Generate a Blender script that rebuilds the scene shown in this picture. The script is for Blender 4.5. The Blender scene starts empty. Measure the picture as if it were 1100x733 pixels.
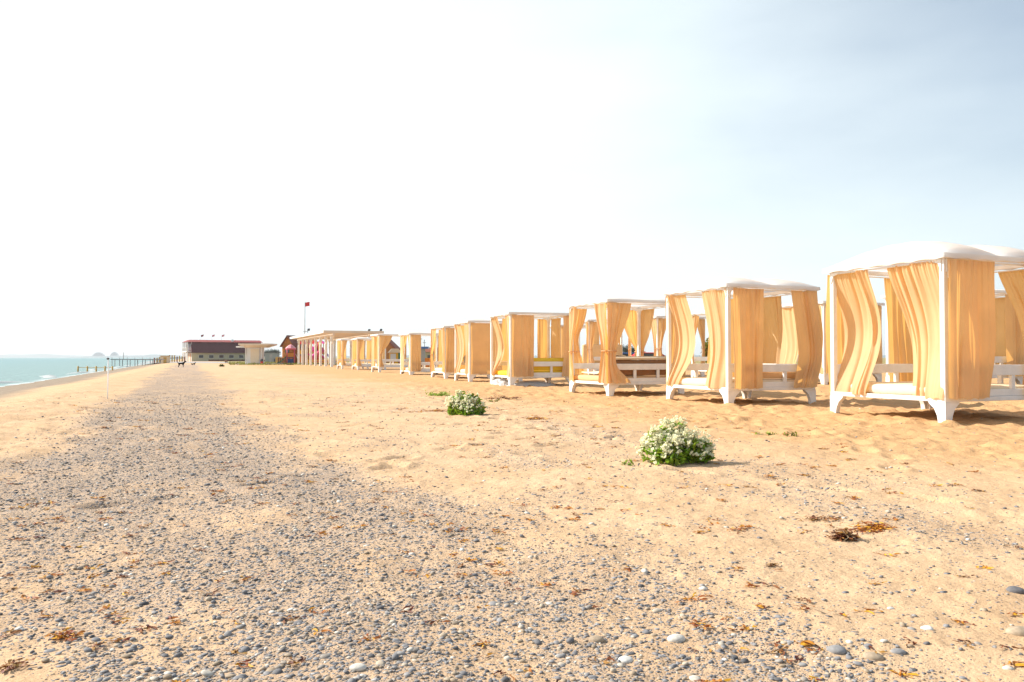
import bpy, math, random
import numpy as np
from mathutils import Vector, Matrix

random.seed(11)
RNG = np.random.default_rng(11)
SC = bpy.context.scene
COL = SC.collection
R = math.radians

# ------------------------------------------------------------------ camera
cam_d = bpy.data.cameras.new('camera'); cam = bpy.data.objects.new('camera', cam_d); COL.objects.link(cam)
cam.location = (0, 0, 1.0)
cam.rotation_euler = (R(90 + 1.17), 0, 0)
cam_d.lens = 28.0; cam_d.sensor_width = 36.0
cam_d.clip_start = 0.05; cam_d.clip_end = 30000
SC.camera = cam

# ------------------------------------------------------------------ sky
SUN_EL, SUN_TH = 36.0, 13.0          # elevation; degrees forward of due left
sun_vec = Vector((-math.cos(R(SUN_TH)) * math.cos(R(SUN_EL)), math.sin(R(SUN_TH)) * math.cos(R(SUN_EL)), math.sin(R(SUN_EL))))
W = bpy.data.worlds.new('World'); SC.world = W; W.use_nodes = True
nt = W.node_tree; nt.nodes.clear()
def N(nt, typ, **kw):
    n = nt.nodes.new(typ)
    for k, v in kw.items(): setattr(n, k, v)
    return n
out = N(nt, 'ShaderNodeOutputWorld'); bg = N(nt, 'ShaderNodeBackground')
sky = N(nt, 'ShaderNodeTexSky', sky_type='NISHITA', sun_disc=False)
sky.sun_elevation = R(SUN_EL); sky.sun_rotation = math.atan2(sun_vec.x, sun_vec.y)
sky.air_density = 1.0; sky.dust_density = 2.0; sky.ozone_density = 1.0
tc = N(nt, 'ShaderNodeTexCoord')
mp = N(nt, 'ShaderNodeMapping'); mp.inputs['Scale'].default_value = (1.2, 1.2, 4.5)
mp.inputs['Rotation'].default_value = (R(12), R(-14), 0)
nz = N(nt, 'ShaderNodeTexNoise'); nz.inputs['Scale'].default_value = 1.3; nz.inputs['Detail'].default_value = 6; nz.inputs['Roughness'].default_value = 0.5
# thin bright haze: densest towards the sun and low down
dt = N(nt, 'ShaderNodeVectorMath', operation='DOT_PRODUCT'); dt.inputs[1].default_value = (-0.93, 0.37, -0.75)
ad = N(nt, 'ShaderNodeMath', operation='MULTIPLY_ADD'); ad.inputs[1].default_value = 0.85
rmp = N(nt, 'ShaderNodeMapRange', interpolation_type='SMOOTHSTEP'); rmp.inputs[1].default_value = -0.30; rmp.inputs[2].default_value = 0.66; rmp.inputs[3].default_value = 0.24; rmp.inputs[4].default_value = 0.95
mx = N(nt, 'ShaderNodeMixRGB'); mx.inputs[2].default_value = (8.2, 8.3, 8.3, 1)
bg.inputs['Strength'].default_value = 0.09
tn = N(nt, 'ShaderNodeMixRGB', blend_type='MULTIPLY'); tn.inputs[0].default_value = 1.0; tn.inputs[2].default_value = (0.94, 1.03, 1.06, 1)
L = nt.links.new
L(tc.outputs['Generated'], mp.inputs['Vector']); L(mp.outputs[0], nz.inputs['Vector']); L(tc.outputs['Generated'], dt.inputs[0]); L(nz.outputs['Fac'], ad.inputs[0]); L(dt.outputs['Value'], ad.inputs[2]); L(ad.outputs[0], rmp.inputs[0])
L(rmp.outputs[0], mx.inputs[0]); L(sky.outputs[0], mx.inputs[1]); L(mx.outputs[0], tn.inputs[1]); L(tn.outputs[0], bg.inputs['Color']); L(bg.outputs[0], out.inputs['Surface'])

# ------------------------------------------------------------------ sun
sd = bpy.data.lights.new('sun', 'SUN'); sd.energy = 5.0; sd.angle = R(0.5); sd.color = (1.0, 0.94, 0.84)
sun = bpy.data.objects.new('sun', sd); COL.objects.link(sun)
sun.rotation_euler = sun_vec.to_track_quat('Z', 'Y').to_euler()
sun.location = (-20, 10, 30)

# ------------------------------------------------------------------ exposure
vs = SC.view_settings
SC.display_settings.display_device = 'sRGB'
vs.view_transform = 'Standard'; vs.look = 'None'; vs.exposure = 0.62; vs.gamma = 1.0; vs.use_curve_mapping = False
SC.cycles.max_bounces = 8; SC.cycles.diffuse_bounces = 4; SC.cycles.transparent_max_bounces = 8
SC.cycles.use_denoising = True
SC.cycles.volume_bounces = 0

# ------------------------------------------------------------------ helpers
F = 855.6
def px(x, Z): return (x - 550.0) * Z / F            # metres to the side for a photo column at depth Z
def pz(y, Z): return 1.0 + (384.0 - y) * Z / F      # height for a photo row at depth Z

def tag(o, label=None, cat=None, group=None, kind=None):
    if label: o['label'] = label
    if cat: o['category'] = cat
    if group: o['group'] = group
    if kind: o['kind'] = kind
    return o
def empty(name, loc=(0, 0, 0), rz=0.0, label=None, cat=None, group=None):
    o = bpy.data.objects.new(name, None); COL.objects.link(o)
    o.location = loc; o.rotation_euler = (0, 0, rz); o.empty_display_size = 0.2
    return tag(o, label, cat, group)
def link(name, me, parent=None, loc=None):
    o = bpy.data.objects.new(name, me); COL.objects.link(o)
    if parent is not None: o.parent = parent
    if loc is not None: o.location = loc
    return o
def np_mesh(name, V, Fc, mat=None, smooth=True):
    V = np.asarray(V, np.float32); Fc = np.asarray(Fc, np.int32)
    me = bpy.data.meshes.new(name); k = Fc.shape[1]
    me.vertices.add(len(V)); me.vertices.foreach_set('co', V.ravel())
    me.loops.add(Fc.size); me.loops.foreach_set('vertex_index', Fc.ravel())
    me.polygons.add(len(Fc)); me.polygons.foreach_set('loop_start', np.arange(0, Fc.size, k, dtype=np.int32))
    me.polygons.foreach_set('loop_total', np.full(len(Fc), k, np.int32))
    me.polygons.foreach_set('use_smooth', np.full(len(Fc), smooth))
    me.update(calc_edges=True); me.validate()
    if mat: me.materials.append(mat)
    return me

class MB:
    def __init__(s): s.v = []; s.f = []; s.sm = []
    def add(s, vs_, fs_, smooth=False):
        b = len(s.v); s.v += [tuple(p) for p in vs_]; s.f += [tuple(b + i for i in f) for f in fs_]; s.sm += [smooth] * len(fs_)
        return s
    def hexa(s, a, b):      # a, b: two quads of four points (bottom, top)
        return s.add(list(a) + list(b), [(3, 2, 1, 0), (4, 5, 6, 7), (0, 1, 5, 4), (1, 2, 6, 5), (2, 3, 7, 6), (3, 0, 4, 7)])
    def box(s, lo, hi, ch=0.0):
        (x0, y0, z0), (x1, y1, z1) = lo, hi
        if ch <= 0:
            return s.hexa([(x0, y0, z0), (x1, y0, z0), (x1, y1, z0), (x0, y1, z0)], [(x0, y0, z1), (x1, y0, z1), (x1, y1, z1), (x0, y1, z1)])
        c = ch   # chamfered box: 24 verts
        pts = []; idx = {}
        for xi, X in enumerate((x0, x1)):
            for yi, Y in enumerate((y0, y1)):
                for zi, Z in enumerate((z0, z1)):
                    sx, sy, sz = (1 if xi == 0 else -1), (1 if yi == 0 else -1), (1 if zi == 0 else -1)
                    for k, p in enumerate(((X, Y + sy * c, Z + sz * c), (X + sx * c, Y, Z + sz * c), (X + sx * c, Y + sy * c, Z))):
                        idx[(xi, yi, zi, k)] = len(pts); pts.append(p)
        fs = []
        g = lambda *a: idx[a]
        fs.append((g(0,0,0,0), g(0,0,1,0), g(0,1,1,0), g(0,1,0,0))); fs.append((g(1,0,0,0), g(1,1,0,0), g(1,1,1,0), g(1,0,1,0)))
        fs.append((g(0,0,0,1), g(1,0,0,1), g(1,0,1,1), g(0,0,1,1))); fs.append((g(0,1,0,1), g(0,1,1,1), g(1,1,1,1), g(1,1,0,1)))
        fs.append((g(0,0,0,2), g(0,1,0,2), g(1,1,0,2), g(1,0,0,2))); fs.append((g(0,0,1,2), g(1,0,1,2), g(1,1,1,2), g(0,1,1,2)))
        for xi in (0, 1):
            for yi in (0, 1): fs.append((g(xi,yi,0,0), g(xi,yi,0,1), g(xi,yi,1,1), g(xi,yi,1,0)))
            for zi in (0, 1): fs.append((g(xi,0,zi,0), g(xi,0,zi,2), g(xi,1,zi,2), g(xi,1,zi,0)))
        for yi in (0, 1):
            for zi in (0, 1): fs.append((g(0,yi,zi,1), g(0,yi,zi,2), g(1,yi,zi,2), g(1,yi,zi,1)))
        for xi in (0, 1):
            for yi in (0, 1):
                for zi in (0, 1): fs.append((g(xi,yi,zi,0), g(xi,yi,zi,1), g(xi,yi,zi,2)))
        return s.add(pts, fs)
    def tube(s, pts, rad, n=8, smooth=True, cap=True):
        pts = [Vector(p) for p in pts]; rr = rad if hasattr(rad, '__len__') else [rad] * len(pts)
        b = len(s.v); up = Vector((0.13, 0.21, 1)).normalized()
        for i, p in enumerate(pts):
            d = (pts[min(i + 1, len(pts) - 1)] - pts[max(i - 1, 0)]).normalized()
            a = d.cross(up)
            if a.length < 0.15: a = d.cross(Vector((1, 0, 0)))
            a.normalize(); c = d.cross(a)
            for k in range(n):
                t = 2 * math.pi * k / n
                s.v.append(tuple(p + (a * math.cos(t) + c * math.sin(t)) * rr[i]))
        for i in range(len(pts) - 1):
            for k in range(n):
                s.f.append((b + i*n + k, b + i*n + (k+1) % n, b + (i+1)*n + (k+1) % n, b + (i+1)*n + k)); s.sm.append(smooth)
        if cap:
            s.f.append(tuple(b + k for k in reversed(range(n)))); s.sm.append(False)
            e = b + (len(pts) - 1) * n; s.f.append(tuple(e + k for k in range(n))); s.sm.append(False)
        return s
    def lathe(s, prof, n=16, c=(0, 0, 0), smooth=True):
        b = len(s.v)
        for r, z in prof:
            for k in range(n):
                t = 2 * math.pi * k / n; s.v.append((c[0] + r * math.cos(t), c[1] + r * math.sin(t), c[2] + z))
        for i in range(len(prof) - 1):
            for k in range(n):
                s.f.append((b + i*n + k, b + i*n + (k+1) % n, b + (i+1)*n + (k+1) % n, b + (i+1)*n + k)); s.sm.append(smooth)
        s.f.append(tuple(b + k for k in reversed(range(n)))); s.sm.append(False)
        e = b + (len(prof) - 1) * n; s.f.append(tuple(e + k for k in range(n))); s.sm.append(False)
        return s
    def prism(s, poly, axis, a, b_):     # poly 2D in the two other axes (order kept), extruded along axis
        n = len(poly)
        def pt(p, t):
            q = list(p); q.insert(axis, t); return tuple(q)
        vs_ = [pt(p, a) for p in poly] + [pt(p, b_) for p in poly]
        fs_ = [tuple(reversed(range(n))), tuple(range(n, 2 * n))] + [(i, (i+1) % n, n + (i+1) % n, n + i) for i in range(n)]
        return s.add(vs_, fs_)
    def grid(s, P, smooth=True):         # P[i][j] points
        ni, nj = len(P), len(P[0])
        return s.add([p for r_ in P for p in r_], [(i*nj + j, i*nj + j + 1, (i+1)*nj + j + 1, (i+1)*nj + j) for i in range(ni-1) for j in range(nj-1)], smooth)
    def mesh(s, name, mat):
        me = bpy.data.meshes.new(name); me.from_pydata(s.v, [], s.f)
        me.polygons.foreach_set('use_smooth', s.sm); me.update(); me.materials.append(mat)
        import bmesh
        bm = bmesh.new(); bm.from_mesh(me); bmesh.ops.recalc_face_normals(bm, faces=bm.faces); bm.to_mesh(me); bm.free()
        return me
    def build(s, name, mat, parent=None, loc=None):
        return link(name, s.mesh(name, mat), parent, loc)

# value noise on numpy arrays
def _h(ix, iy, seed):
    n = (ix.astype(np.int64) * 374761393 + iy.astype(np.int64) * 668265263 + seed * 974711) & 0x7fffffff
    n = ((n ^ (n >> 13)) * 1274126177) & 0x7fffffff
    n = (n ^ (n >> 16)) & 0xffffff
    return n / float(0xffffff)
def vnoise(x, y, seed=0):
    ix, iy = np.floor(x), np.floor(y); fx, fy = x - ix, y - iy
    fx = fx*fx*fx*(fx*(fx*6-15)+10); fy = fy*fy*fy*(fy*(fy*6-15)+10)
    a, b = _h(ix, iy, seed), _h(ix+1, iy, seed); c, d = _h(ix, iy+1, seed), _h(ix+1, iy+1, seed)
    return (a*(1-fx) + b*fx)*(1-fy) + (c*(1-fx) + d*fx)*fy
def fbm(x, y, seed=0, oct_=4):
    v = 0; a = 0.5; t = 0
    for o in range(oct_):
        v = v + a * vnoise(x * 2**o + 17.3*o, y * 2**o - 9.1*o, seed + o); t += a; a *= 0.5
    return v / t
def sst(a, b, x):
    t = np.clip((x - a) / (b - a), 0, 1); return t*t*(3 - 2*t)

# ------------------------------------------------------------------ materials
def mat(name, color, rough=0.8, var=0.0, scale=8.0, bump=0.0, bscale=40.0, spec=0.3, trans=0.0, metal=0.0, rand_island=0.0):
    m = bpy.data.materials.new(name); m.use_nodes = True; t = m.node_tree
    p = t.nodes['Principled BSDF']; p.inputs['Roughness'].default_value = rough; p.inputs['Metallic'].default_value = metal
    p.inputs['Specular IOR Level'].default_value = spec
    c = (*color, 1); p.inputs['Base Color'].default_value = c
    col_out = None
    if var > 0 or bump > 0:
        o = N(t, 'ShaderNodeTexCoord')
    if var > 0:
        nz = N(t, 'ShaderNodeTexNoise'); nz.inputs['Scale'].default_value = scale; nz.inputs['Detail'].default_value = 5
        t.links.new(o.outputs['Object'], nz.inputs['Vector'])
        mr = N(t, 'ShaderNodeMapRange'); mr.inputs[1].default_value = 0.25; mr.inputs[2].default_value = 0.75
        mr.inputs[3].default_value = 1 - var; mr.inputs[4].default_value = 1 + var
        t.links.new(nz.outputs['Fac'], mr.inputs[0])
        hs = N(t, 'ShaderNodeHueSaturation'); hs.inputs['Color'].default_value = c
        t.links.new(mr.outputs[0], hs.inputs['Value']); t.links.new(hs.outputs[0], p.inputs['Base Color']); col_out = hs.outputs[0]
        if rand_island > 0:
            g = N(t, 'ShaderNodeNewGeometry'); m2 = N(t, 'ShaderNodeMapRange'); m2.inputs[3].default_value = 1 - rand_island; m2.inputs[4].default_value = 1 + rand_island
            t.links.new(g.outputs['Random Per Island'], m2.inputs[0])
            mu = N(t, 'ShaderNodeMath', operation='MULTIPLY'); t.links.new(mr.outputs[0], mu.inputs[0]); t.links.new(m2.outputs[0], mu.inputs[1])
            t.links.new(mu.outputs[0], hs.inputs['Value'])
            m3 = N(t, 'ShaderNodeMapRange'); m3.inputs[3].default_value = 0.5 - 0.04; m3.inputs[4].default_value = 0.5 + 0.03
            t.links.new(g.outputs['Random Per Island'], m3.inputs[0]); t.links.new(m3.outputs[0], hs.inputs['Hue'])
    if bump > 0:
        nb = N(t, 'ShaderNodeTexNoise'); nb.inputs['Scale'].default_value = bscale; nb.inputs['Detail'].default_value = 4
        t.links.new(o.outputs['Object'], nb.inputs['Vector'])
        b = N(t, 'ShaderNodeBump'); b.inputs['Strength'].default_value = bump; b.inputs['Distance'].default_value = 0.01
        t.links.new(nb.outputs['Fac'], b.inputs['Height']); t.links.new(b.outputs[0], p.inputs['Normal'])
    if trans > 0:
        tr = N(t, 'ShaderNodeBsdfTranslucent'); tr.inputs['Color'].default_value = c
        if col_out: t.links.new(col_out, tr.inputs['Color'])
        ms = N(t, 'ShaderNodeMixShader'); ms.inputs[0].default_value = trans
        t.links.new(p.outputs[0], ms.inputs[1]); t.links.new(tr.outputs[0], ms.inputs[2])
        t.links.new(ms.outputs[0], t.nodes['Material Output'].inputs['Surface'])
    return m

M = {}
M['white_wood'] = mat('white_wood', (0.80, 0.78, 0.75), 0.6, 0.10, 5, 0.15, 60)
M['white_cloth'] = mat('white_cloth', (0.84, 0.84, 0.84), 0.9, 0.03, 5, 0.2, 30, 0.1, 0.5)
M['curtain_plain'] = mat('curtain', (0.74, 0.435, 0.175), 0.9, 0.05, 3, 0.10, 120, 0.1, 0.33)
def curtain_material():
    m = bpy.data.materials.new('curtain'); m.use_nodes = True; t = m.node_tree; l = t.links.new; p = t.nodes['Principled BSDF']
    p.inputs['Roughness'].default_value = 0.9; p.inputs['Specular IOR Level'].default_value = 0.1
    o = N(t, 'ShaderNodeTexCoord'); oi = N(t, 'ShaderNodeObjectInfo')
    nz = N(t, 'ShaderNodeTexNoise'); nz.inputs['Scale'].default_value = 2.2; nz.inputs['Detail'].default_value = 6; l(o.outputs['Object'], nz.inputs['Vector'])
    mr = N(t, 'ShaderNodeMapRange'); mr.inputs[1].default_value = .3; mr.inputs[2].default_value = .7; mr.inputs[3].default_value = .94; mr.inputs[4].default_value = 1.05; l(nz.outputs['Fac'], mr.inputs[0])
    m2 = N(t, 'ShaderNodeMapRange'); m2.inputs[3].default_value = .93; m2.inputs[4].default_value = 1.06; l(oi.outputs['Random'], m2.inputs[0])
    mu = N(t, 'ShaderNodeMath', operation='MULTIPLY'); l(mr.outputs[0], mu.inputs[0]); l(m2.outputs[0], mu.inputs[1])
    hs = N(t, 'ShaderNodeHueSaturation'); hs.inputs['Color'].default_value = (0.82, 0.63, 0.38, 1); l(mu.outputs[0], hs.inputs['Value']); l(hs.outputs[0], p.inputs['Base Color'])
    h2 = N(t, 'ShaderNodeHueSaturation'); h2.inputs['Color'].default_value = (0.84, 0.45, 0.11, 1); l(mu.outputs[0], h2.inputs['Value'])
    tr = N(t, 'ShaderNodeBsdfTranslucent'); l(h2.outputs[0], tr.inputs['Color'])
    ms = N(t, 'ShaderNodeMixShader'); ms.inputs[0].default_value = 0.48; l(p.outputs[0], ms.inputs[1]); l(tr.outputs[0], ms.inputs[2]); l(ms.outputs[0], t.nodes['Material Output'].inputs['Surface'])
    return m
M['curtain'] = curtain_material()
M['mattress'] = mat('mattress', (0.66, 0.42, 0.22), 0.9, 0.05, 6, 0.2, 40, 0.1)
M['cream'] = mat('cream', (0.74, 0.62, 0.45), 0.9, 0.05, 6, 0.2, 40, 0.1)
M['yellow_cloth'] = mat('yellow_cloth', (0.74, 0.50, 0.05), 0.9, 0.05, 6, 0.2, 40, 0.1)
M['grey_cloth'] = mat('grey_cloth', (0.30, 0.32, 0.36), 0.9, 0.08, 6, 0.2, 40, 0.1)
M['brown_cloth'] = mat('brown_cloth', (0.26, 0.13, 0.06), 0.9, 0.05, 6, 0.2, 40, 0.1)
M['leaf'] = mat('leaf', (0.24, 0.36, 0.03), 0.6, 0.25, 10, 0, 10, 0.3, 0.42, rand_island=0.5)
M['leaf_yellow'] = mat('leaf_yellow', (0.20, 0.20, 0.02), 0.6, 0.25, 10, 0, 10, 0.3, 0.3, rand_island=0.5)
M['leaf_dull'] = mat('leaf_dull', (0.07, 0.09, 0.06), 0.7, 0.25, 2, 0, 10, 0.3, 0.2, rand_island=0.4)
M['petal'] = mat('petal', (0.92, 0.89, 0.66), 0.8, 0.04, 30, 0, 10, 0.2, 0.35)
M['stem'] = mat('stem', (0.16, 0.16, 0.05), 0.7, 0.2, 20)
M['seaweed'] = mat('seaweed', (0.42, 0.16, 0.015), 0.6, 0.4, 20, 0, 10, 0.4, 0.2, rand_island=0.6)
M['seaweed_dark'] = mat('seaweed_dark', (0.22, 0.08, 0.018), 0.6, 0.4, 20, 0, 10, 0.4, 0.1, rand_island=0.6)
M['straw'] = mat('straw', (0.55, 0.42, 0.26), 0.8, 0.2, 20)
def simple(k, c, r=0.6, v=0.08, s=3, **kw): M[k] = mat(k, c, r, v, s, **kw)
simple('pergola_wood', (0.74, 0.62, 0.49), 0.7, 0.08, 2)
simple('roof_maroon', (0.105, 0.032, 0.036), 0.7, 0.15, 1.5)
simple('roof_red', (0.28, 0.05, 0.045), 0.7, 0.1, 1.5)
simple('roof_brown', (0.22, 0.08, 0.05), 0.7, 0.15, 2)
simple('wall_cream', (0.52, 0.47, 0.30), 0.85, 0.06, 1)
simple('wall_white', (0.72, 0.70, 0.66), 0.85, 0.05, 1)
simple('glass_dark', (0.05, 0.06, 0.07), 0.1, 0.1, 1, spec=0.6)
simple('log_orange', (0.45, 0.17, 0.03), 0.7, 0.2, 3)
simple('log_dark', (0.16, 0.06, 0.02), 0.7, 0.2, 3)
simple('pink', (0.70, 0.09, 0.17), 0.45, 0.05)
simple('pale_pink', (0.75, 0.30, 0.34), 0.5, 0.05)
simple('magenta', (0.68, 0.03, 0.28), 0.4, 0.05)
simple('purple', (0.20, 0.06, 0.48), 0.4, 0.05)
simple('yellow', (0.75, 0.42, 0.01), 0.45, 0.05)
simple('ochre', (0.55, 0.33, 0.07), 0.7, 0.15)
simple('green', (0.01, 0.16, 0.08), 0.4, 0.05)
simple('navy', (0.03, 0.05, 0.17), 0.4, 0.05)
simple('red', (0.62, 0.015, 0.015), 0.5, 0.05)
simple('orange', (0.62, 0.22, 0.02), 0.6, 0.1)
simple('grey', (0.32, 0.33, 0.33), 0.7, 0.08)
simple('dark_grey', (0.09, 0.09, 0.10), 0.6, 0.08)
simple('blue', (0.06, 0.16, 0.42), 0.35, 0.05)
simple('concrete', (0.40, 0.37, 0.36), 0.9, 0.1, 2)
simple('rust', (0.28, 0.09, 0.05), 0.8, 0.15)
simple('black_fur', (0.008, 0.007, 0.007), 1.0, 0.2, 12, spec=0.02)
simple('brown_fur', (0.16, 0.08, 0.05), 1.0, 0.2, 12, spec=0.02)
simple('white_fur', (0.62, 0.58, 0.52), 0.8, 0.1, 12)
simple('rubber', (0.02, 0.02, 0.02), 0.8, 0.05)
simple('pier_wood', (0.36, 0.34, 0.33), 0.8, 0.15)
simple('hill', (0.16, 0.22, 0.24), 0.95, 0.1, 0.01)
simple('far_tower', (0.36, 0.40, 0.46), 0.9, 0.05, 0.05)

# beach coordinates: u runs along the shore away from the camera, v from the sea inland
YAW = R(22.0); CA, SA = math.cos(YAW), math.sin(YAW)
def uv_of(x, y): return -SA*x + CA*y, CA*x + SA*y
def xy_of(u, v): return -SA*u + CA*v, CA*u + SA*v
SEA_Z = -0.60
CAB = []   # filled below: centre, for trampled sand

def gravel_density(x, y):
    u, v = uv_of(x, y); r = np.hypot(x, y)
    w = (fbm(u*0.28, v*0.55, 3, 3) - 0.5) * 1.3 + (fbm(u*1.1, v*1.6, 4, 3) - 0.5) * 0.9
    near = 1 - sst(3.5, 9, u)
    lo = -1.60 + 0.70*near + 0.80*(1 - sst(2.6, 4.8, u)); hi = 0.62 + 0.80*near
    vv = v + w
    core = sst(lo - 0.55, lo + 0.40, vv) * (1 - sst(hi - 0.3, hi + 0.8, vv))
    patch = sst(0.50, 0.72, fbm(u*0.55 + 31, v*1.0, 8, 4))
    sparse = 0.085 + 0.28*patch
    side = sst(hi - 0.4, hi + 0.4, vv) * (1 - sst(4.2, 6.8, v))
    tail = 0.03 * sst(5, 7, v) + 0.05*sst(-6, -5, v)*(1 - sst(-1.5, -0.5, vv))
    far = 1 - 0.5*sst(20, 60, r)*side
    d = core*(0.36 + 0.24*sst(4.5, 7.5, u) + 0.40*sst(0.25, 0.6, fbm(u*1.3, v*2.2, 9, 3))) + side*sparse*far + tail
    d = d * (1 - sst(95, 140, y))
    return np.clip(d, 0, 1)

def ground_h(x, y):
    u, v = uv_of(x, y); r = np.hypot(x, y)
    fade = 1 - sst(45, 80, r); fine = 1 - sst(14, 30, r)
    z = 0.055*(fbm(x*0.30, y*0.30, 21, 3) - 0.5)*2 * fade
    z = z + 0.020*(fbm(u*1.2, v*1.9, 22, 4) - 0.5)*2 * fade
    g = gravel_density(x, y)
    z = z + 0.010*(fbm(x*9, y*9, 23, 3) - 0.5)*2*fine
    tram = sst(5.5, 8.0, v) * (1 - sst(26, 34, v)) * (1 - sst(30, 60, r))
    f1 = fbm(u*2.6, v*2.6, 31, 3)
    z = z + tram*0.075*(np.abs(f1 - 0.5)*2 - 0.28)
    # sandy left flank: wind and foot marks
    left = (1 - sst(-1.4, -0.4, v)) * fine
    z = z + left*0.035*(fbm(u*1.6, v*3.0, 33, 3) - 0.5)*2
    # sweep down to the sea, with a small storm berm
    z = z + 0.05*np.exp(-((v + 3.2)/1.0)**2)*fade
    s = np.clip((-v - 3.2)/6.1, 0, None)
    z = z - 0.60*np.minimum(s, 1)**1.15 - np.clip(s - 1, 0, 6)*0.55
    z = z + 0.16*sst(14, 18, v)*(1 - sst(30, 80, r))
    return z
def gh(x, y): return float(ground_h(np.array([float(x)]), np.array([float(y)]))[0])

# ------------------------------------------------------------------ ground sheet
def build_ground():
    r1 = np.exp(np.arange(math.log(0.7), math.log(70), 0.0060)); r2 = np.exp(np.arange(math.log(70)+0.03, math.log(12000), 0.05))
    rr = np.concatenate([[0.0001, 0.3], r1, r2])
    a1 = np.linspace(R(-50), R(50), 620); a2 = np.linspace(R(50), R(310), 92)[1:-1]
    aa = np.concatenate([a1, a2])
    c = np.array([0.0, -0.6])
    RR, AA = np.meshgrid(rr, aa, indexing='ij')
    X = (c[0] + RR*np.sin(AA)).ravel(); Y = (c[1] + RR*np.cos(AA)).ravel()
    Z = ground_h(X, Y)
    # foot marks: trails of oval pits with a pushed-up rim
    fs_ = np.random.default_rng(77); near_ = np.where((np.hypot(X, Y) < 34) & (Y > 0))[0]; Xn, Yn = X[near_], Y[near_]; dz = np.zeros(len(near_))
    for trail in range(95):
        u0_, v0_ = fs_.uniform(3, 27), fs_.uniform(4.5, 17) if trail < 84 else fs_.uniform(-3.5, -1.2); hd = fs_.normal(0, .5) if fs_.uniform() < .6 else fs_.uniform(0, 6.28)
        for st_ in range(fs_.integers(8, 22)):
            uu = u0_ + st_*.62*math.cos(hd); vv_ = v0_ + st_*.62*math.sin(hd) + (.11 if st_ % 2 else -.11); hd += fs_.normal(0, .06)
            fx, fy = xy_of(uu, vv_); sel = np.where((np.abs(Xn - fx) < .5) & (np.abs(Yn - fy) < .5))[0]
            if not len(sel): continue
            du, dv = uv_of(Xn[sel] - fx, Yn[sel] - fy); ca_, sa_ = math.cos(hd), math.sin(hd)
            e_ = np.hypot((du*ca_ + dv*sa_)/.17, (-du*sa_ + dv*ca_)/.085)
            dz[sel] += fs_.uniform(.5, 1.0)*(-.058*np.exp(-e_**2*1.1) + .020*np.exp(-((e_ - 1.55)/.45)**2))
    # sand drifted against the legs of the cabanas
    for (x_, zd_, a_) in ((1015, 11.87, 22), (782, 16.45, 22), (654, 20.6, 22), (548, 26.8, 18.5)):
        for q, w_ in ((0, 0), (0, 1), (1, 0), (1, 1)):
            lx = px(x_, zd_) + 2.3*(q*math.cos(R(a_)) - w_*math.sin(R(a_))); ly = zd_ + 2.3*(q*math.sin(R(a_)) + w_*math.cos(R(a_)))
            dd_ = np.hypot(Xn - lx - .04, Yn - ly); dz += fs_.uniform(.03, .055)*np.exp(-(dd_/.17)**2) - .015*np.exp(-((dd_ - .34)/.12)**2)
    Z[near_] += np.clip(dz, -.07, .06)
    ni, nj = len(rr), len(aa)
    i = np.arange(ni-1)[:, None]; j = np.arange(nj)[None, :]; j2 = (j+1) % nj
    Fq = np.stack([i*nj + j, (i+1)*nj + j, (i+1)*nj + j2, i*nj + j2], -1).reshape(-1, 4)[:, ::-1]
    me = np_mesh('beach', np.stack([X, Y, Z], 1), Fq)
    u, v = uv_of(X, Y)
    at = me.attributes.new('gravel', 'FLOAT', 'POINT'); at.data.foreach_set('value', gravel_density(X, Y).astype(np.float32))
    wet = (1 - sst(-5.9, -4.0, v + (fbm(u*0.2, v*0.4, 41, 3) - 0.5)*1.8))
    at = me.attributes.new('wet', 'FLOAT', 'POINT'); at.data.foreach_set('value', wet.astype(np.float32))
    gr = sst(85, 150, Y)*sst(4, 8, v + (fbm(X*0.1, Y*0.1, 43, 3)-0.5)*9)
    gr = np.maximum(gr, sst(34, 42, v)*sst(20, 60, Y))
    at = me.attributes.new('grassy', 'FLOAT', 'POINT'); at.data.foreach_set('value', gr.astype(np.float32))
    tram = sst(4.5, 8.5, v + (fbm(u*0.3, v*0.3, 44, 3)-0.5)*3)
    at = me.attributes.new('inland', 'FLOAT', 'POINT'); at.data.foreach_set('value', tram.astype(np.float32))
    m = bpy.data.materials.new('sand'); m.use_nodes = True; t = m.node_tree; l = t.links.new
    p = t.nodes['Principled BSDF']; p.inputs['Roughness'].default_value = 0.95; p.inputs['Specular IOR Level'].default_value = 0.1
    co = N(t, 'ShaderNodeTexCoord')
    def noise(s, d=5, r_=0.55):
        n = N(t, 'ShaderNodeTexNoise'); n.inputs['Scale'].default_value = s; n.inputs['Detail'].default_value = d; n.inputs['Roughness'].default_value = r_
        l(co.outputs['Object'], n.inputs['Vector']); return n.outputs['Fac']
    def mixc(f, a, b):
        n = N(t, 'ShaderNodeMixRGB')
        for k, s in ((0, f), (1, a), (2, b)):
            if isinstance(s, tuple): n.inputs[k].default_value = (*s, 1)
            elif isinstance(s, float): n.inputs[k].default_value = s
            else: l(s, n.inputs[k])
        return n.outputs[0]
    def mrange(s, a, b, c_=0.0, d=1.0):
        n = N(t, 'ShaderNodeMapRange'); n.inputs[1].default_value = a; n.inputs[2].default_value = b; n.inputs[3].default_value = c_; n.inputs[4].default_value = d
        l(s, n.inputs[0]); return n.outputs[0]
    def attr(a):
        n = N(t, 'ShaderNodeAttribute'); n.attribute_name = a; return n.outputs['Fac']
    def math_(op, a, b):
        n = N(t, 'ShaderNodeMath', operation=op)
        for k, s in ((0, a), (1, b)):
            if isinstance(s, (int, float)): n.inputs[k].default_value = s
            else: l(s, n.inputs[k])
        return n.outputs[0]
    sand = mixc(mrange(noise(1.2), 0.3, 0.7), (0.56, 0.365, 0.21), (0.65, 0.445, 0.275))
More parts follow.
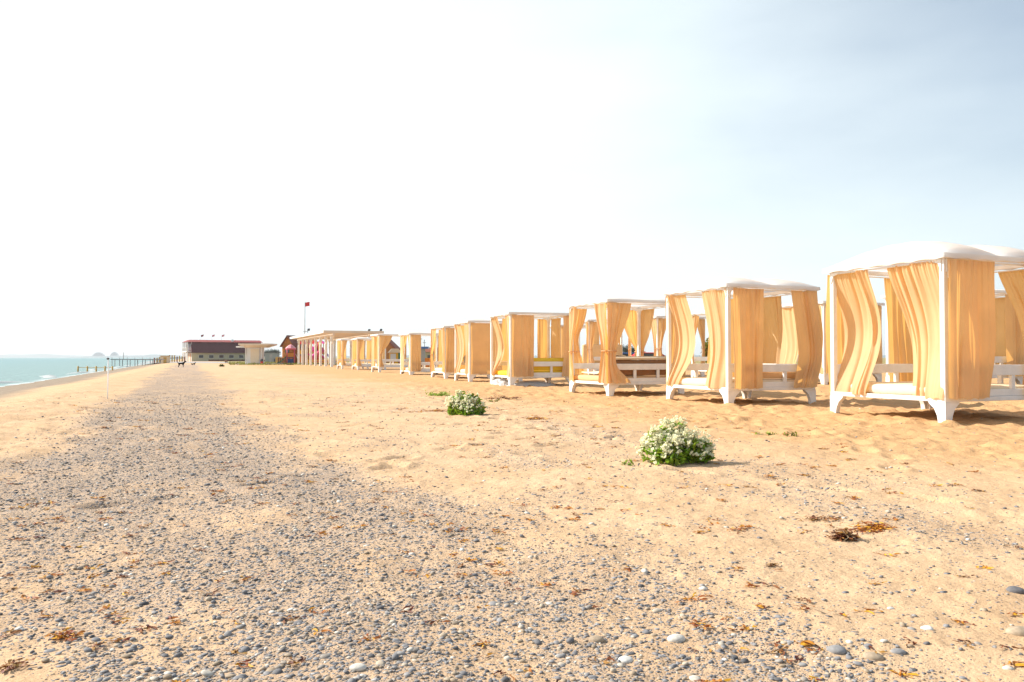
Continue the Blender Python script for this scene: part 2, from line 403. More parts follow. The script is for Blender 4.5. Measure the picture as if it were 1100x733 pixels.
    sand = mixc(attr('inland'), sand, (0.57, 0.335, 0.16))
    sand = mixc(math_('MULTIPLY', mrange(noise(90, 3), 0.52, 0.70), 0.30), sand, (0.30, 0.19, 0.11))
    sand = mixc(math_('MULTIPLY', mrange(noise(7, 6, 0.65), 0.52, 0.75), 0.30), sand, (0.36, 0.22, 0.11))
    # pebbles too fine or too far to model: three voronoi sizes
    gravel = attr('gravel')
    res = sand; bh = None
    for s, th, rnd in ((110.0, 0.9, 1), (55.0, 0.62, 2), (26.0, 0.34, 3)):
        vo = N(t, 'ShaderNodeTexVoronoi'); vo.inputs['Scale'].default_value = s
        mp_ = N(t, 'ShaderNodeMapping'); mp_.inputs['Rotation'].default_value = (0, 0, 0.5*rnd); mp_.inputs['Scale'].default_value = (1, 1.25, 0.35)
        l(co.outputs['Object'], mp_.inputs['Vector']); l(mp_.outputs[0], vo.inputs['Vector'])
        sep = N(t, 'ShaderNodeSeparateColor'); l(vo.outputs['Color'], sep.inputs[0])
        pick = math_('LESS_THAN', sep.outputs[0], math_('MULTIPLY', gravel, th))
        disc = mrange(vo.outputs['Distance'], 0.34, 0.46, 1.0, 0.0)
        f = math_('MULTIPLY', pick, disc)
        cr = N(t, 'ShaderNodeValToRGB'); e = cr.color_ramp.elements
        e[0].position = 0; e[0].color = (0.15, 0.145, 0.15, 1); e[1].position = 1; e[1].color = (0.55, 0.52, 0.48, 1)
        for pos, c_ in ((0.35, (0.25, 0.245, 0.26)), (0.6, (0.33, 0.31, 0.31)), (0.78, (0.36, 0.27, 0.19)), (0.9, (0.30, 0.31, 0.35))):
            q = e.new(pos); q.color = (*c_, 1)
        l(sep.outputs[1], cr.inputs[0])
        res = mixc(f, res, cr.outputs[0])
        hgt = math_('MULTIPLY', math_('MULTIPLY', f, mrange(vo.outputs['Distance'], 0.0, 0.46, 1.0, 0.3)), 0.9/s)
        bh = hgt if bh is None else math_('MAXIMUM', bh, hgt)
    # far along the pebble bank the stones blur into grey
    res = mixc(math_('MULTIPLY', mrange(gravel, 0.25, 0.9), 0.30), res, (0.30, 0.27, 0.26))
    res = mixc(math_('MULTIPLY', attr('wet'), 0.85), res, mixc(mrange(noise(3), 0.35, 0.65), (0.20, 0.165, 0.135), (0.28, 0.23, 0.18)))
    grass = mixc(mrange(noise(0.6), 0.35, 0.65), (0.22, 0.20, 0.06), (0.40, 0.30, 0.15))
    res = mixc(attr('grassy'), res, grass)
    l(res, p.inputs['Base Color'])
    b1 = N(t, 'ShaderNodeBump'); b1.inputs['Strength'].default_value = 0.7; b1.inputs['Distance'].default_value = 0.035
    l(noise(14, 8, 0.65), b1.inputs['Height'])
    b2 = N(t, 'ShaderNodeBump'); b2.inputs['Strength'].default_value = 0.8; b2.inputs['Distance'].default_value = 1.0
    l(bh, b2.inputs['Height']); l(b1.outputs[0], b2.inputs['Normal']); l(b2.outputs[0], p.inputs['Normal'])
    me.materials.append(m)
    o = link('beach_ground', me); tag(o, kind='structure')
build_ground()

# ------------------------------------------------------------------ sea
def build_sea():
    m = bpy.data.materials.new('sea_water'); m.use_nodes = True; t = m.node_tree; l = t.links.new
    p = t.nodes['Principled BSDF']; p.inputs['Roughness'].default_value = 0.28; p.inputs['IOR'].default_value = 1.33
    co = N(t, 'ShaderNodeTexCoord')
    mp_ = N(t, 'ShaderNodeMapping'); mp_.inputs['Rotation'].default_value = (0, 0, -YAW); l(co.outputs['Object'], mp_.inputs['Vector'])
    sep = N(t, 'ShaderNodeSeparateXYZ'); l(mp_.outputs[0], sep.inputs[0])      # X = v, Y = u
    n1 = N(t, 'ShaderNodeTexNoise'); n1.inputs['Scale'].default_value = 0.35; n1.inputs['Detail'].default_value = 4; l(mp_.outputs[0], n1.inputs['Vector'])
    ad = N(t, 'ShaderNodeMath', operation='MULTIPLY_ADD'); l(n1.outputs['Fac'], ad.inputs[0]); ad.inputs[1].default_value = 2.2; l(sep.outputs[0], ad.inputs[2])
    foam = N(t, 'ShaderNodeMapRange'); foam.inputs[1].default_value = -8.9; foam.inputs[2].default_value = -7.9; l(ad.outputs[0], foam.inputs[0])
    shal = N(t, 'ShaderNodeMapRange'); shal.inputs[1].default_value = -60; shal.inputs[2].default_value = -10; l(ad.outputs[0], shal.inputs[0])
    mp2 = N(t, 'ShaderNodeMapping'); mp2.inputs['Scale'].default_value = (1, 0.35, 1); l(mp_.outputs[0], mp2.inputs['Vector'])
    n2 = N(t, 'ShaderNodeTexNoise'); n2.inputs['Scale'].default_value = 0.9; n2.inputs['Detail'].default_value = 7; n2.inputs['Roughness'].default_value = 0.6; l(mp2.outputs[0], n2.inputs['Vector'])
    c1 = N(t, 'ShaderNodeMixRGB'); c1.inputs[1].default_value = (0.06, 0.215, 0.225, 1); c1.inputs[2].default_value = (0.12, 0.24, 0.225, 1); l(shal.outputs[0], c1.inputs[0])
    c2 = N(t, 'ShaderNodeMixRGB'); l(c1.outputs[0], c2.inputs[1]); c2.inputs[2].default_value = (0.75, 0.76, 0.74, 1); l(foam.outputs[0], c2.inputs[0])
    l(c2.outputs[0], p.inputs['Base Color'])
    b = N(t, 'ShaderNodeBump'); b.inputs['Strength'].default_value = 0.9; b.inputs['Distance'].default_value = 0.5; l(n2.outputs['Fac'], b.inputs['Height']); l(b.outputs[0], p.inputs['Normal'])
    mb = MB()
    pts = []
    for u in (-60, 0, 40, 120, 400, 1500, 12000):
        pts.append([(*xy_of(u, v), SEA_Z) for v in (-12000, -2000, -400, -120, -50, -25, -14, -8.0)])
    mb.grid(pts, True)
    o = mb.build('sea', m); tag(o, kind='structure')
    # a low breaking swell along the waterline
    sw = MB(); P = []
    for k in range(0, 260):
        u = 18 + k*0.9; a = -10.6 + 0.5*math.sin(u*0.21) + 0.3*math.sin(u*0.53 + 1); hh = 0.05 + 0.07*math.sin(u*0.33 + 2) + 0.04*math.sin(u*0.9)
        P.append([(*xy_of(u, a + dv), SEA_Z - 0.02 + max(0.0, hh)*g) for dv, g in ((-0.9, 0), (-0.5, .35), (-0.2, .8), (0, 1.0), (0.15, .8), (0.25, .35), (0.4, 0))])
    sw.grid(P)
    o = sw.build('surf', M['white_cloth']); tag(o, kind='structure')
build_sea()

# ------------------------------------------------------------------ far land across the bay
def headland(name, Z, x0, x1, amp, seed, y0=384):
    xs = np.linspace(x0, x1, 60); mb = MB()
    e = np.sin(np.linspace(0, math.pi, 60))**0.5
    hgt = amp*e*(0.35 + 0.65*fbm(xs*0.06, xs*0, seed, 4))
    P = []
    for k, x in enumerate(xs):
        X = px(x, Z); D = 400.0
        P.append([(X, Z - D*0.5, SEA_Z - 1), (X, Z - D*0.2, hgt[k]*0.6), (X, Z, hgt[k]), (X, Z + D*0.5, hgt[k]*0.6), (X, Z + D, SEA_Z - 1)])
    mb.grid(P); o = mb.build(name, M['hill']); tag(o, kind='structure')
headland('headland_hills', 4200, -160, 118, 30, 5)
headland('coast_hills', 3000, 95, 215, 14, 9)
headland('inland_hills', 2600, 190, 1250, 13, 15)
def far_block(x, w, top, Z, lab):
    r = empty('apartment_building', (px(x, Z), Z, SEA_Z), 0.2, lab, 'building')
    k = Z/F; h = pz(top, Z) - SEA_Z; ww = w*k
    m = MB(); n = 7
    for i in range(n):                  # stepped silhouette, tall in the middle
        t = abs((i + 0.5)/n*2 - 1); hh = h*(1 - 0.55*t*t)
        m.box((-ww/2 + ww*i/n + 0.01*i, -9 - 0.3*(i % 2), 0), (-ww/2 + ww*(i + 1)/n - 0.02, 9, hh))
    m.build('wall', M['far_tower'], r)
    f = MB()
    for i in range(n):
        t = abs((i + 0.5)/n*2 - 1); hh = h*(1 - 0.55*t*t)
        for j in range(int(hh/3.4)):
            f.box((-ww/2 + ww*i/n + 0.6, -9.6, 1.2 + j*3.3), (-ww/2 + ww*(i+1)/n - 0.6, -9.2, 2.6 + j*3.3))
    o = f.build('window', M['glass_dark'], r); o['kind'] = 'stuff'
far_block(106, 11, 378.6, 3300, 'pale stepped high-rise on the far shore, the wider of the two across the bay')
far_block(123, 7, 378.3, 3300, 'narrower pale high-rise on the far shore, standing above the near end of the pier')

# ------------------------------------------------------------------ cabanas
W_ = 2.30; HW = W_/2
Z_LEG, Z_BED, Z_TOP = 0.30, 0.37, 2.40
def leg_mesh():
    # corner bracket: widest under the rail, tapering to the foot; two flared wings
    mb = MB(); t = 0.085
    for ax in (0, 1):
        prof = [(0, -0.10), (0.125, -0.10), (0.135, 0.02), (0.15, 0.10), (0.20, 0.20), (0.285, 0.27), (0.30, Z_LEG), (0, Z_LEG)]
        if ax == 1: prof = [(max(a, 0.0), b) for a, b in prof]
        if ax == 0: mb.prism([(a, b) for a, b in prof], 1, 0.0, t)             # wing along +x
        else: mb.prism([(max(a, t + 0.002), b) for a, b in prof], 0, 0.0, t - 0.003)
    return mb.mesh('leg', M['white_wood'])
LEG = leg_mesh()
def post_mesh():
    mb = MB(); mb.box((-0.042, -0.042, Z_LEG + 0.003), (0.042, 0.042, Z_TOP + 0.05), 0.006); return mb.mesh('post', M['white_wood'])
POST = post_mesh()
def platform_mesh():
    mb = MB(); e = HW
    mb.box((-e, -e, Z_LEG), (e, -e + 0.06, Z_BED), 0.006); mb.box((-e, e - 0.06, Z_LEG), (e, e, Z_BED), 0.006)
    mb.box((-e, -e + 0.062, Z_LEG), (-e + 0.06, e - 0.062, Z_BED), 0.006); mb.box((e - 0.06, -e + 0.062, Z_LEG), (e, e - 0.062, Z_BED), 0.006)
    k = 14
    for i in range(k):
        y0 = -e + 0.064 + i*(2*e - 0.128)/k
        mb.box((-e + 0.064, y0, Z_BED - 0.035), (e - 0.064, y0 + (2*e - 0.128)/k - 0.012, Z_BED - 0.006))
    return mb.mesh('bed_platform', M['white_wood'])
PLATFORM = platform_mesh()
def cushion(lo, hi, rad, puff, nx=14, ny=14):
    # rounded slab
    (x0, y0, z0), (x1, y1, z1) = lo, hi
    mb = MB(); P = []
    hz = (z1 - z0)/2; zc = (z0 + z1)/2
    prof = [(1.0, -1.0), (1.0, -0.55), (1.0, 0.0), (1.0, 0.55)]
    ring = []
    def rect(inset, z):
        pts = []; ax, ay, bx, by = x0 + inset, y0 + inset, x1 - inset, y1 - inset
        c = max(rad - inset*0.5, 0.01)
        for (cx, cy, a0) in ((bx - c, by - c, 0), (ax + c, by - c, 90), (ax + c, ay + c, 180), (bx - c, ay + c, 270)):
            for k in range(5):
                a = R(a0 + 22.5*k); pts.append((cx + c*math.cos(a), cy + c*math.sin(a), z))
        return pts
    rings = [rect(0.03, z0), rect(0.005, z0 + 0.03), rect(0, zc), rect(0.005, z1 - 0.03), rect(0.025, z1 - 0.008), rect(0.08, z1 + puff*0.4), rect(min(x1-x0, y1-y0)*0.3, z1 + puff)]
    n = len(rings[0])
    vs_ = [p for r_ in rings for p in r_]
    fs_ = [(i*n + k, i*n + (k+1) % n, (i+1)*n + (k+1) % n, (i+1)*n + k) for i in range(len(rings)-1) for k in range(n)]
    fs_ += [tuple(reversed(range(n))), tuple((len(rings)-1)*n + k for k in range(n))]
    mb.add(vs_, fs_, True); return mb
MATT = cushion((-HW + 0.07, -HW + 0.07, Z_BED + 0.002), (HW - 0.07, HW - 0.07, Z_BED + 0.15), 0.05, 0.025).mesh('mattress', M['cream'])
def rail_mesh():
    # side railing along x, centred on y = 0, between posts
    mb = MB(); a = HW - 0.05
    mb.box((-a, -0.025, Z_BED + 0.003), (a, 0.025, 0.475), 0.004)
    mb.box((-a, -0.03, 0.69), (a, 0.03, 0.850), 0.006)
    for i in range(4):
        x = -a + 0.04 + i*(2*a - 0.08)/3
        mb.box((x - 0.04, -0.0245, 0.476), (x + 0.04, 0.0245, 0.689), 0.004)
    return mb.mesh('railing', M['white_wood'])
RAIL = rail_mesh()
def beam_mesh():
    mb = MB(); e = HW + 0.045
    for s in (-1, 1):
        mb.box((-e, s*(e - 0.035) - 0.033, Z_TOP + 0.052), (e, s*(e - 0.035) + 0.033, Z_TOP + 0.125), 0.005)
        mb.box((s*(e - 0.035) - 0.033, -e + 0.07, Z_TOP + 0.053), (s*(e - 0.035) + 0.033, e - 0.07, Z_TOP + 0.124), 0.005)
        # curtain rods just under the beams
        mb.tube([(-HW + 0.04, s*HW, Z_TOP + 0.02), (HW - 0.04, s*HW, Z_TOP + 0.02)], 0.012, 6)
        mb.tube([(s*HW, -HW + 0.04, Z_TOP + 0.02), (s*HW, HW - 0.04, Z_TOP + 0.02)], 0.012, 6)
    # small corner braces
    for sx in (-1, 1):
        for sy in (-1, 1):
            q = [(0.0, 0.0), (0.20, 0.0), (0.17, -0.03), (0.05, -0.07), (0.0, -0.20)]
            mb.prism([(sx*(HW - 0.045 - a), Z_TOP + 0.051 + b) for a, b in q], 1, sy*HW - 0.014, sy*HW + 0.014)
            mb.prism([(sy*(HW - 0.045 - a), Z_TOP + 0.050 + b) for a, b in q], 0, sx*HW - 0.0135, sx*HW + 0.0135)
    return mb.mesh('top_beam', M['white_wood'])
BEAM = beam_mesh()
def roof_mesh(seed, dh=0.33):
    # two cloth domes over the frame with a short scalloped hem
    n = 40; mb = MB(); P = []; e = HW + 0.075
    for i in range(n + 1):
        row = []
        for j in range(n + 1):
            x = -1 + 2*i/n; y = -1 + 2*j/n
            d = abs(abs(x) - 0.5)/0.5                            # distance from each dome's middle line
            dome = (1 - d*d)*(1 - y*y)**.7
            z = Z_TOP + 0.128 + dh*max(dome, 0)**0.8*(0.92 + 0.12*float(vnoise(np.array([x*1.5 + seed]), np.array([y*1.5]), 7)[0]))
            z += 0.014*math.sin(y*19 + x*3 + seed)*(1 - abs(y))*0.5 + 0.03*(1 - d)*math.cos(y*3.14*1.5)*0.4
            row.append((x*e, y*e, z))
        P.append(row)
    mb.grid(P)
    rim = []
    for s0, s1 in (((-1, -1), (1, -1)), ((1, -1), (1, 1)), ((1, 1), (-1, 1)), ((-1, 1), (-1, -1))):
        for k in range(n): rim.append((s0[0] + (s1[0]-s0[0])*k/n, s0[1] + (s1[1]-s0[1])*k/n))
    top = [(x*e, y*e, Z_TOP + 0.128) for x, y in rim]
    bot = [(x*(e + 0.008), y*(e + 0.008), Z_TOP + 0.052 + 0.012*math.cos(k*0.9 + seed)) for k, (x, y) in enumerate(rim)]
    m_ = len(rim)
    mb.add(top + bot, [(k, (k+1) % m_, m_ + (k+1) % m_, m_ + k) for k in range(m_)], True)
    return mb.mesh('roof_cloth', M['white_cloth'])
ROOFS = [roof_mesh(s, d_) for s, d_ in ((0.0, .34), (2.3, .25), (5.1, .12), (1.2, .07), (3.7, .10), (4.4, .05))]

def cr(keys, t):
    # smooth curve through evenly spaced keys
    n = len(keys) - 1; f = t*n; i = min(int(f), n - 1); f -= i
    p = lambda k: keys[min(max(k, 0), n)]
    a, b, c, d = p(i-1), p(i), p(i+1), p(i+2)
    return 0.5*((2*b) + (-a + c)*f + (2*a - 5*b + 4*c - d)*f*f + (-a + 3*b - 3*c + d)*f**3)
FACES = {   # origin, direction of s, outward normal
    'sea':  ((-HW, -HW), (0, 1), (-1, 0)), 'near': ((-HW, -HW), (1, 0), (0, -1)),
    'land': ((HW, -HW), (0, 1), (1, 0)),   'far':  ((-HW, HW), (1, 0), (0, 1))}
def curtain(parent, face, Lk, Rk, pleats=7, amp=0.035, bulge=0.0, zb=Z_BED - 0.02, res=1.0, tie=None, seed=0, matk='curtain', off=0.0):
    (ox, oy), (dx, dy), (nx, ny) = FACES[face]
    if face != 'sea': off += 0.07
    rs = random.Random(seed*7 + 13)
    ph = [rs.uniform(0, 6.28) for _ in range(6)]; wob = [rs.uniform(-.8, .8) for _ in range(4)]
    nt_ = max(10, int(30*res)); ns = max(16, int(pleats*12*res))
    wide = abs(cr(Rk, .5) - cr(Lk, .5))
    nf = max(3, int(pleats*1.1))
    hub = [rs.uniform(0.08, 0.92) for _ in range(2)]
    folds = []
    for _ in range(nf):
        c0 = min(1, max(0, rs.choice(hub) + rs.gauss(0, .09))) if rs.random() < .75 else rs.uniform(0, 1)
        folds.append((c0, rs.uniform(.5, 1.0)*(.045 if wide > .5 else .07)*rs.choice((.7, 1.0, 1.7, 3.0)), rs.choice((-1, 1, 1))*rs.uniform(.6, 1.8), rs.gauss(0, .05), rs.uniform(0, 6.28), rs.uniform(-.5, .6)))
    mb = MB(); P = []
    for i in range(nt_ + 1):
        t = i/nt_; l_, r_ = cr(Lk, t), cr(Rk, t); w = abs(r_ - l_)
        a = min(amp, 0.30*w + 0.004)
        z = Z_TOP + 0.03 + (zb - Z_TOP - 0.03)*t
        row = []
        for j in range(ns + 1):
            q = j/ns
            g = q*pleats*2*math.pi
            d = 0.0
            for (c0, wd, am, dr, p_, gr_) in folds:
                e_ = (q - c0 - dr*math.sin(2.2*t + p_))/wd
                if -3 < e_ < 3: d += a*am*math.exp(-e_*e_)*max(0.0, 1 + gr_*(t*2 - 1))
            d = max(-1.3*a, min(1.3*a, d))
            d += a*0.6*math.sin(q*5.0 + ph[0] + wob[0]*2*t) + a*0.07*math.sin(g*1.3 + ph[1] + wob[1]*t)*(1.0 - .6*t)
            d += a*0.30*math.exp(-t*12)*math.sin(g*2.4 + ph[2])
            b = bulge*math.sin(math.pi*min(1, t*1.02))**1.2*(0.75 + 0.25*math.cos((q - 0.5)*2.2)) + 0.010*math.sin(t*6 + q*5 + ph[4])
            s = l_ + (r_ - l_)*(q + 0.010*math.sin(g*0.8 + ph[5] + t*2))
            if face != 'sea': d = max(d, -0.055 + 0.15*d)
            o_ = d + b + off
            zz = z + (0.010*math.sin(g*0.5 + ph[1]) if i == nt_ else 0)
            row.append((ox + dx*s + nx*o_, oy + dy*s + ny*o_, zz))
        P.append(row)
    mb.grid(P)
    o = mb.build('curtain', M[matk], parent)
    if tie is not None:
        t = tie; l_, r_ = cr(Lk, t), cr(Rk, t); z = Z_TOP + 0.03 + (zb - Z_TOP - 0.03)*t; c = (l_ + r_)/2; hw_ = abs(r_ - l_)/2 + 0.012
        tb = MB(); ring = []
        for k in range(13):
            a_ = 2*math.pi*k/12; s = c + hw_*math.cos(a_); n_ = (amp + 0.02)*math.sin(a_) + off
            ring.append((ox + dx*s + nx*n_, oy + dy*s + ny*n_, z))
        tb.tube(ring, 0.016, 6, cap=False); tb.build('tie_back', M[matk], o)
    return o

def straight(s0, s1, shift=0.0): return [s0, s0, s0 + shift*.5, s0 + shift], [s1, s1, s1 + shift*.6, s1 + shift]
def tied_at(corner, w=0.46, waist=0.12, flare=0.34, wrap=0.03):
    # corner 0: gathered at s = 0, else at s = W_ ; keys every fifth of the drop, waist a little below half
    e = wrap
    if corner == 0: return [e]*6, [w, w*0.82, w*0.52, abs(e) + waist*1.05, abs(e) + waist*1.5, flare]
    return [W_ - w, W_ - w*0.82, W_ - w*0.52, W_ - e - waist*1.05, W_ - e - waist*1.5, W_ - flare], [W_ - e]*6

def cabana(x, Zd, a, zg, label, curtains, res=1.0, k=0, bed='cream', rails=('near', 'far', 'land'), group='curtained beach cabanas'):
    """x, Zd: where the corner nearest the camera stands; a: turn in degrees"""
    ca, sa = math.cos(R(a)), math.sin(R(a))
    X0, Y0 = px(x, Zd), Zd
    cx, cy = X0 + HW*(ca - sa), Y0 + HW*(sa + ca)
    r = empty('beach_cabana', (cx, cy, zg), R(a), label, 'cabana', group)
    for (sx, sy, rot) in ((-1, -1, 0), (1, -1, 90), (1, 1, 180), (-1, 1, 270)):
        o = link('leg', LEG, r, (sx*(HW + 0.004), sy*(HW + 0.004), 0)); o.rotation_euler = (0, 0, R(rot))
        link('post', POST, r, (sx*(HW - 0.045), sy*(HW - 0.045), 0))
    link('bed_platform', PLATFORM, r)
    if bed: 
        me = MATT
        if bed != 'cream': me = MATT.copy(); me.materials[0] = M[bed]
        link('mattress', me, r)
    for f in rails:
        (ox, oy), (dx, dy), (nx, ny) = FACES[f]
        o = link('railing', RAIL, r, (-nx*0.045 + (nx*HW), -ny*0.045 + (ny*HW), 0)); o.rotation_euler = (0, 0, R(90) if f == 'land' else 0)
    link('top_beam', BEAM, r); link('roof_cloth', ROOFS[ROOFN[0]] if ROOFN[0] < 3 else ROOFS[2 + ROOFN[0] % 4], r); ROOFN[0] += 1
    for i, c in enumerate(curtains):
        kw = dict(res=res, seed=k*31 + i); kw.update(c[3] if len(c) > 3 else {})
        curtain(r, c[0], c[1], c[2], **kw)
    return r

def T(face, corner, **kw):
    w = {q: kw.pop(q) for q in ('w', 'waist', 'flare', 'wrap') if q in kw}
    l_, r_ = tied_at(corner, **w); d = dict(pleats=6, amp=0.04, tie=0.6); d.update(kw); return (face, l_, r_, d)
def S(face, s0, s1, shift=0.0, **kw):
    l_, r_ = straight(s0, s1, shift); d = dict(pleats=max(3, int((s1 - s0)*9)), amp=0.030); d.update(kw); return (face, l_, r_, d)
E = 0.04
cabs = []
ROOFN = [0]
# 1 nearest
cabs.append(cabana(1015, 11.87, 22, 0.03, 'largest and closest white-framed cabana, its tan curtains billowing in on the seaward side', [
    ('sea', [1.42, 1.40, 1.42, 1.50], [W_ - E, W_ - E - .02, W_ - E - .04, W_ - E - .02], dict(pleats=7, amp=0.04, bulge=-0.30)),
    ('sea', [.03, .03, .03, .03], [1.06, 0.96, 0.80, 0.64], dict(pleats=8, amp=0.045, bulge=-0.26)),
    ('near', [.0, -.01, .0, .01], [0.95, 0.96, 0.96, 0.86], dict(pleats=9, amp=0.055, seed=5)),
    ('near', [1.66, 1.74, 1.72, 1.70], [W_ - E]*4, dict(pleats=6, amp=0.035, bulge=0.05)),
    ('land', [E, E, .1, .25], [0.92, .75, .62, .55], dict(pleats=7, amp=0.04, bulge=0.25)),
    ('land', [1.15, 1.2, 1.3, 1.45], [W_ - E]*4, dict(pleats=8, amp=0.04, bulge=0.22)),
    ('far', [E]*4, [0.85, .8, .75, .8], dict(pleats=7, amp=0.035, bulge=0.06)),
    ('far', [1.35, 1.45, 1.5, 1.45], [W_ - E]*4, dict(pleats=7, amp=0.035, bulge=0.06)),
    ], 1.3, 0))
# 2
cabs.append(cabana(782, 16.45, 22, 0.0, 'second-closest cabana, its sea side half open, a low white railing showing on its near side', [
    ('sea', [1.56, 1.50, 1.50, 1.85], [W_ - E]*4, dict(pleats=6, amp=0.04, bulge=-0.24)),
    ('sea', [E]*4, [0.92, .82, .72, .80], dict(pleats=7, amp=0.04, bulge=-0.12)),
    ('near', [E]*4, [0.84, .84, .83, .82], dict(pleats=9, amp=0.050, seed=9)),
    ('near', [1.58, 1.70, 1.76, 1.62], [W_ - E, W_ + .04, W_ + .12, W_ - E], dict(pleats=6, amp=0.035)),
    ('land', [E]*4, [0.5, .55, .55, .5], dict(pleats=6, amp=0.04, bulge=0.25)),
    ('land', [1.2, 1.3, 1.4, 1.3], [W_ - E]*4, dict(pleats=8, amp=0.04, bulge=0.2)),
    ('far', [1.25, 1.25, 1.2, 1.15], [W_ - E]*4, dict(pleats=8, amp=0.035)),
    ('far', [E]*4, [0.5, .5, .5, .45], dict(pleats=5, amp=0.03)),
    ], 1.1, 1))
# 3
cabs.append(cabana(654, 20.6, 22, -0.02, 'cabana with all curtains tied in at the waist, brown panels showing behind its near railing', [
    T('sea', 0, w=0.60, waist=0.16, flare=0.36, wrap=-.05, off=.075), T('sea', 1, w=0.50, waist=0.14, flare=0.34),
    T('near', 0, w=0.62, waist=0.10, flare=0.62, wrap=-.06, off=.03), T('near', 1), T('far', 0, w=.6, waist=.3, flare=.5), T('far', 1, w=0.62, wrap=-.05, off=.04), T('land', 1, w=0.7, waist=.15, wrap=-.05, off=.03), T('land', 0),
    ], 1.0, 2, 'mattress'))
# 4
cabs.append(cabana(548, 26.8, 18.5, 0.0, 'cabana with bright yellow bench cushions, white cloth heaped under its seaward corner', [
    ('sea', [1.35, 1.25, 1.2, 1.75], [W_ - E]*4, dict(pleats=7, amp=0.045, bulge=-0.22)), ('sea', [E]*4, [0.55, .5, .4, .55], dict(pleats=5, amp=0.04, bulge=-0.05)),
    ('near', [E]*4, [0.83, .83, .82, .82], dict(pleats=7, amp=0.03)), ('near', [1.9, 1.92, 1.92, 1.86], [W_ - E]*4, dict(pleats=4, amp=0.03)),
    ('far', [.5, .5, .5, .5], [W_ - .55]*4, dict(pleats=9, amp=0.03, bulge=.1)), S('far', W_ - .45, W_ - E), ('land', [E]*4, [1.0, .9, .9, .95], dict(pleats=8, amp=0.035)), S('land', 1.3, W_ - E),
    ], 0.8, 0, 'yellow_cloth'))
# 5
cabs.append(cabana(504, 32.4, 19, -0.03, 'cabana shut by one flat curtain across its near side, grey rolled pad on the bed', [
    ('sea', [1.45, 1.35, 1.4, 1.7], [W_ - E]*4, dict(pleats=6, amp=0.045, bulge=-0.15)), ('sea', [E]*4, [0.75, .6, .4, .6], dict(pleats=5, amp=0.04)),
    ('near', [E]*4, [W_ - E]*4, dict(pleats=9, amp=0.012)), ('far', [E]*4, [W_ - .6]*4, dict(pleats=9, amp=0.03)), S('land', E, 1.0), S('land', 1.3, W_ - E),
    ], 0.7, 1))
# 6
cabs.append(cabana(478, 37.4, 22, -0.05, 'narrow-looking cabana standing just beyond the closed one, seaward curtain tied, near curtain hanging loose', [
    T('sea', 1, w=0.8), ('sea', [E]*4, [0.6, .5, .35, .45], dict(pleats=5, amp=0.04)),
    S('near', E, 0.75), S('near', 1.3, W_ - E), S('far', 0.4, 1.6), S('land', E, .8), S('land', 1.4, W_ - E)], 0.6, 2))
# 7
cabs.append(cabana(440.5, 45.5, 22, -0.14, 'cabana with open sides framing two thin masts behind, curtains bunched at its posts', [
    S('sea', W_ - .95, W_ - E), S('sea', E, 0.55, bulge=-.1), S('near', E, 0.62), T('far', 0), T('land', 1, w=.3), T('far', 1, w=.3)], 0.5, 0))
# 8
cabs.append(cabana(407, 53.0, 22, 0.02, 'cabana framing the yellow playhouse behind it, near curtain tied back to the front post', [
    S('sea', W_ - .75, W_ - E), S('sea', E, 0.5), T('near', 0, w=.9), T('far', 0), T('land', 1, w=.3)], 0.45, 1))
# 9
cabs.append(cabana(384, 63.0, 22, -0.03, 'second-farthest cabana of the front row, its far side closed by curtains', [
    S('sea', W_ - .6, W_ - E), S('sea', E, 0.5), T('near', 0), S('far', E, 1.0), S('far', 1.2, W_ - E), S('land', .6, W_ - E)], 0.4, 2))
# 10
cabs.append(cabana(367, 67.0, 22, 0.0, 'farthest cabana of the front row, next to the white pergola', [
    S('sea', W_ - .6, W_ - E), T('sea', 0), T('near', 0), S('far', E, .8), S('far', 1.3, W_ - E), T('land', 1)], 0.4, 0))
# second row, seen between and through the first
G2 = 'curtained beach cabanas'
def row2(X, Zd, label, cur, k, a=22, zg=0.17):
    return cabana(550 + X*F/Zd, Zd, a, zg, label, cur, 0.7, k, group=G2)
row2(11.1, 19.7, 'back-row cabana glimpsed through the largest cabana', [
    ('sea', [1.3, 1.25, 1.25, 1.4], [W_ - E]*4, dict(pleats=6, amp=.04, bulge=-.22)), S('sea', E, .9, bulge=-.22), S('near', E, .9), S('near', 1.5, W_ - E), S('land', .2, 1.2)], 1)
row2(9.4, 24.0, 'back-row cabana filling the gap between the two closest cabanas', [
    ('sea', [1.2, 1.15, 1.1, 1.3], [W_ - E]*4, dict(pleats=6, amp=.04, bulge=-.12)), S('sea', E, .45, bulge=-.2), S('near', E, .7), S('near', 1.5, W_ - E), S('far', .2, 1.0)], 2)
row2(7.7, 28.3, 'back-row cabana seen through the seaward opening of the second-closest cabana', [
    T('sea', 1), T('sea', 0), T('near', 0), T('near', 1), T('far', 0)], 0)
row2(5.95, 32.6, 'back-row cabana standing behind the gap beside the waist-tied cabana, grey side curtains tied', [
    T('sea', 1), T('sea', 0, w=.55), T('near', 0), T('near', 1)], 1)
row2(3.45, 35.8, 'back-row cabana with a tan seat back, framed by the waist-tied cabana', [
    T('sea', 1), T('sea', 0), T('near', 0), T('near', 1), T('far', 1, w=.3)], 2, 10)
row2(2.5, 41.5, 'back-row cabana glimpsed through the one with yellow cushions', [
    S('sea', W_ - .7, W_ - E), S('sea', E, .6), S('near', E, .7), S('near', 1.5, W_ - E)], 0)

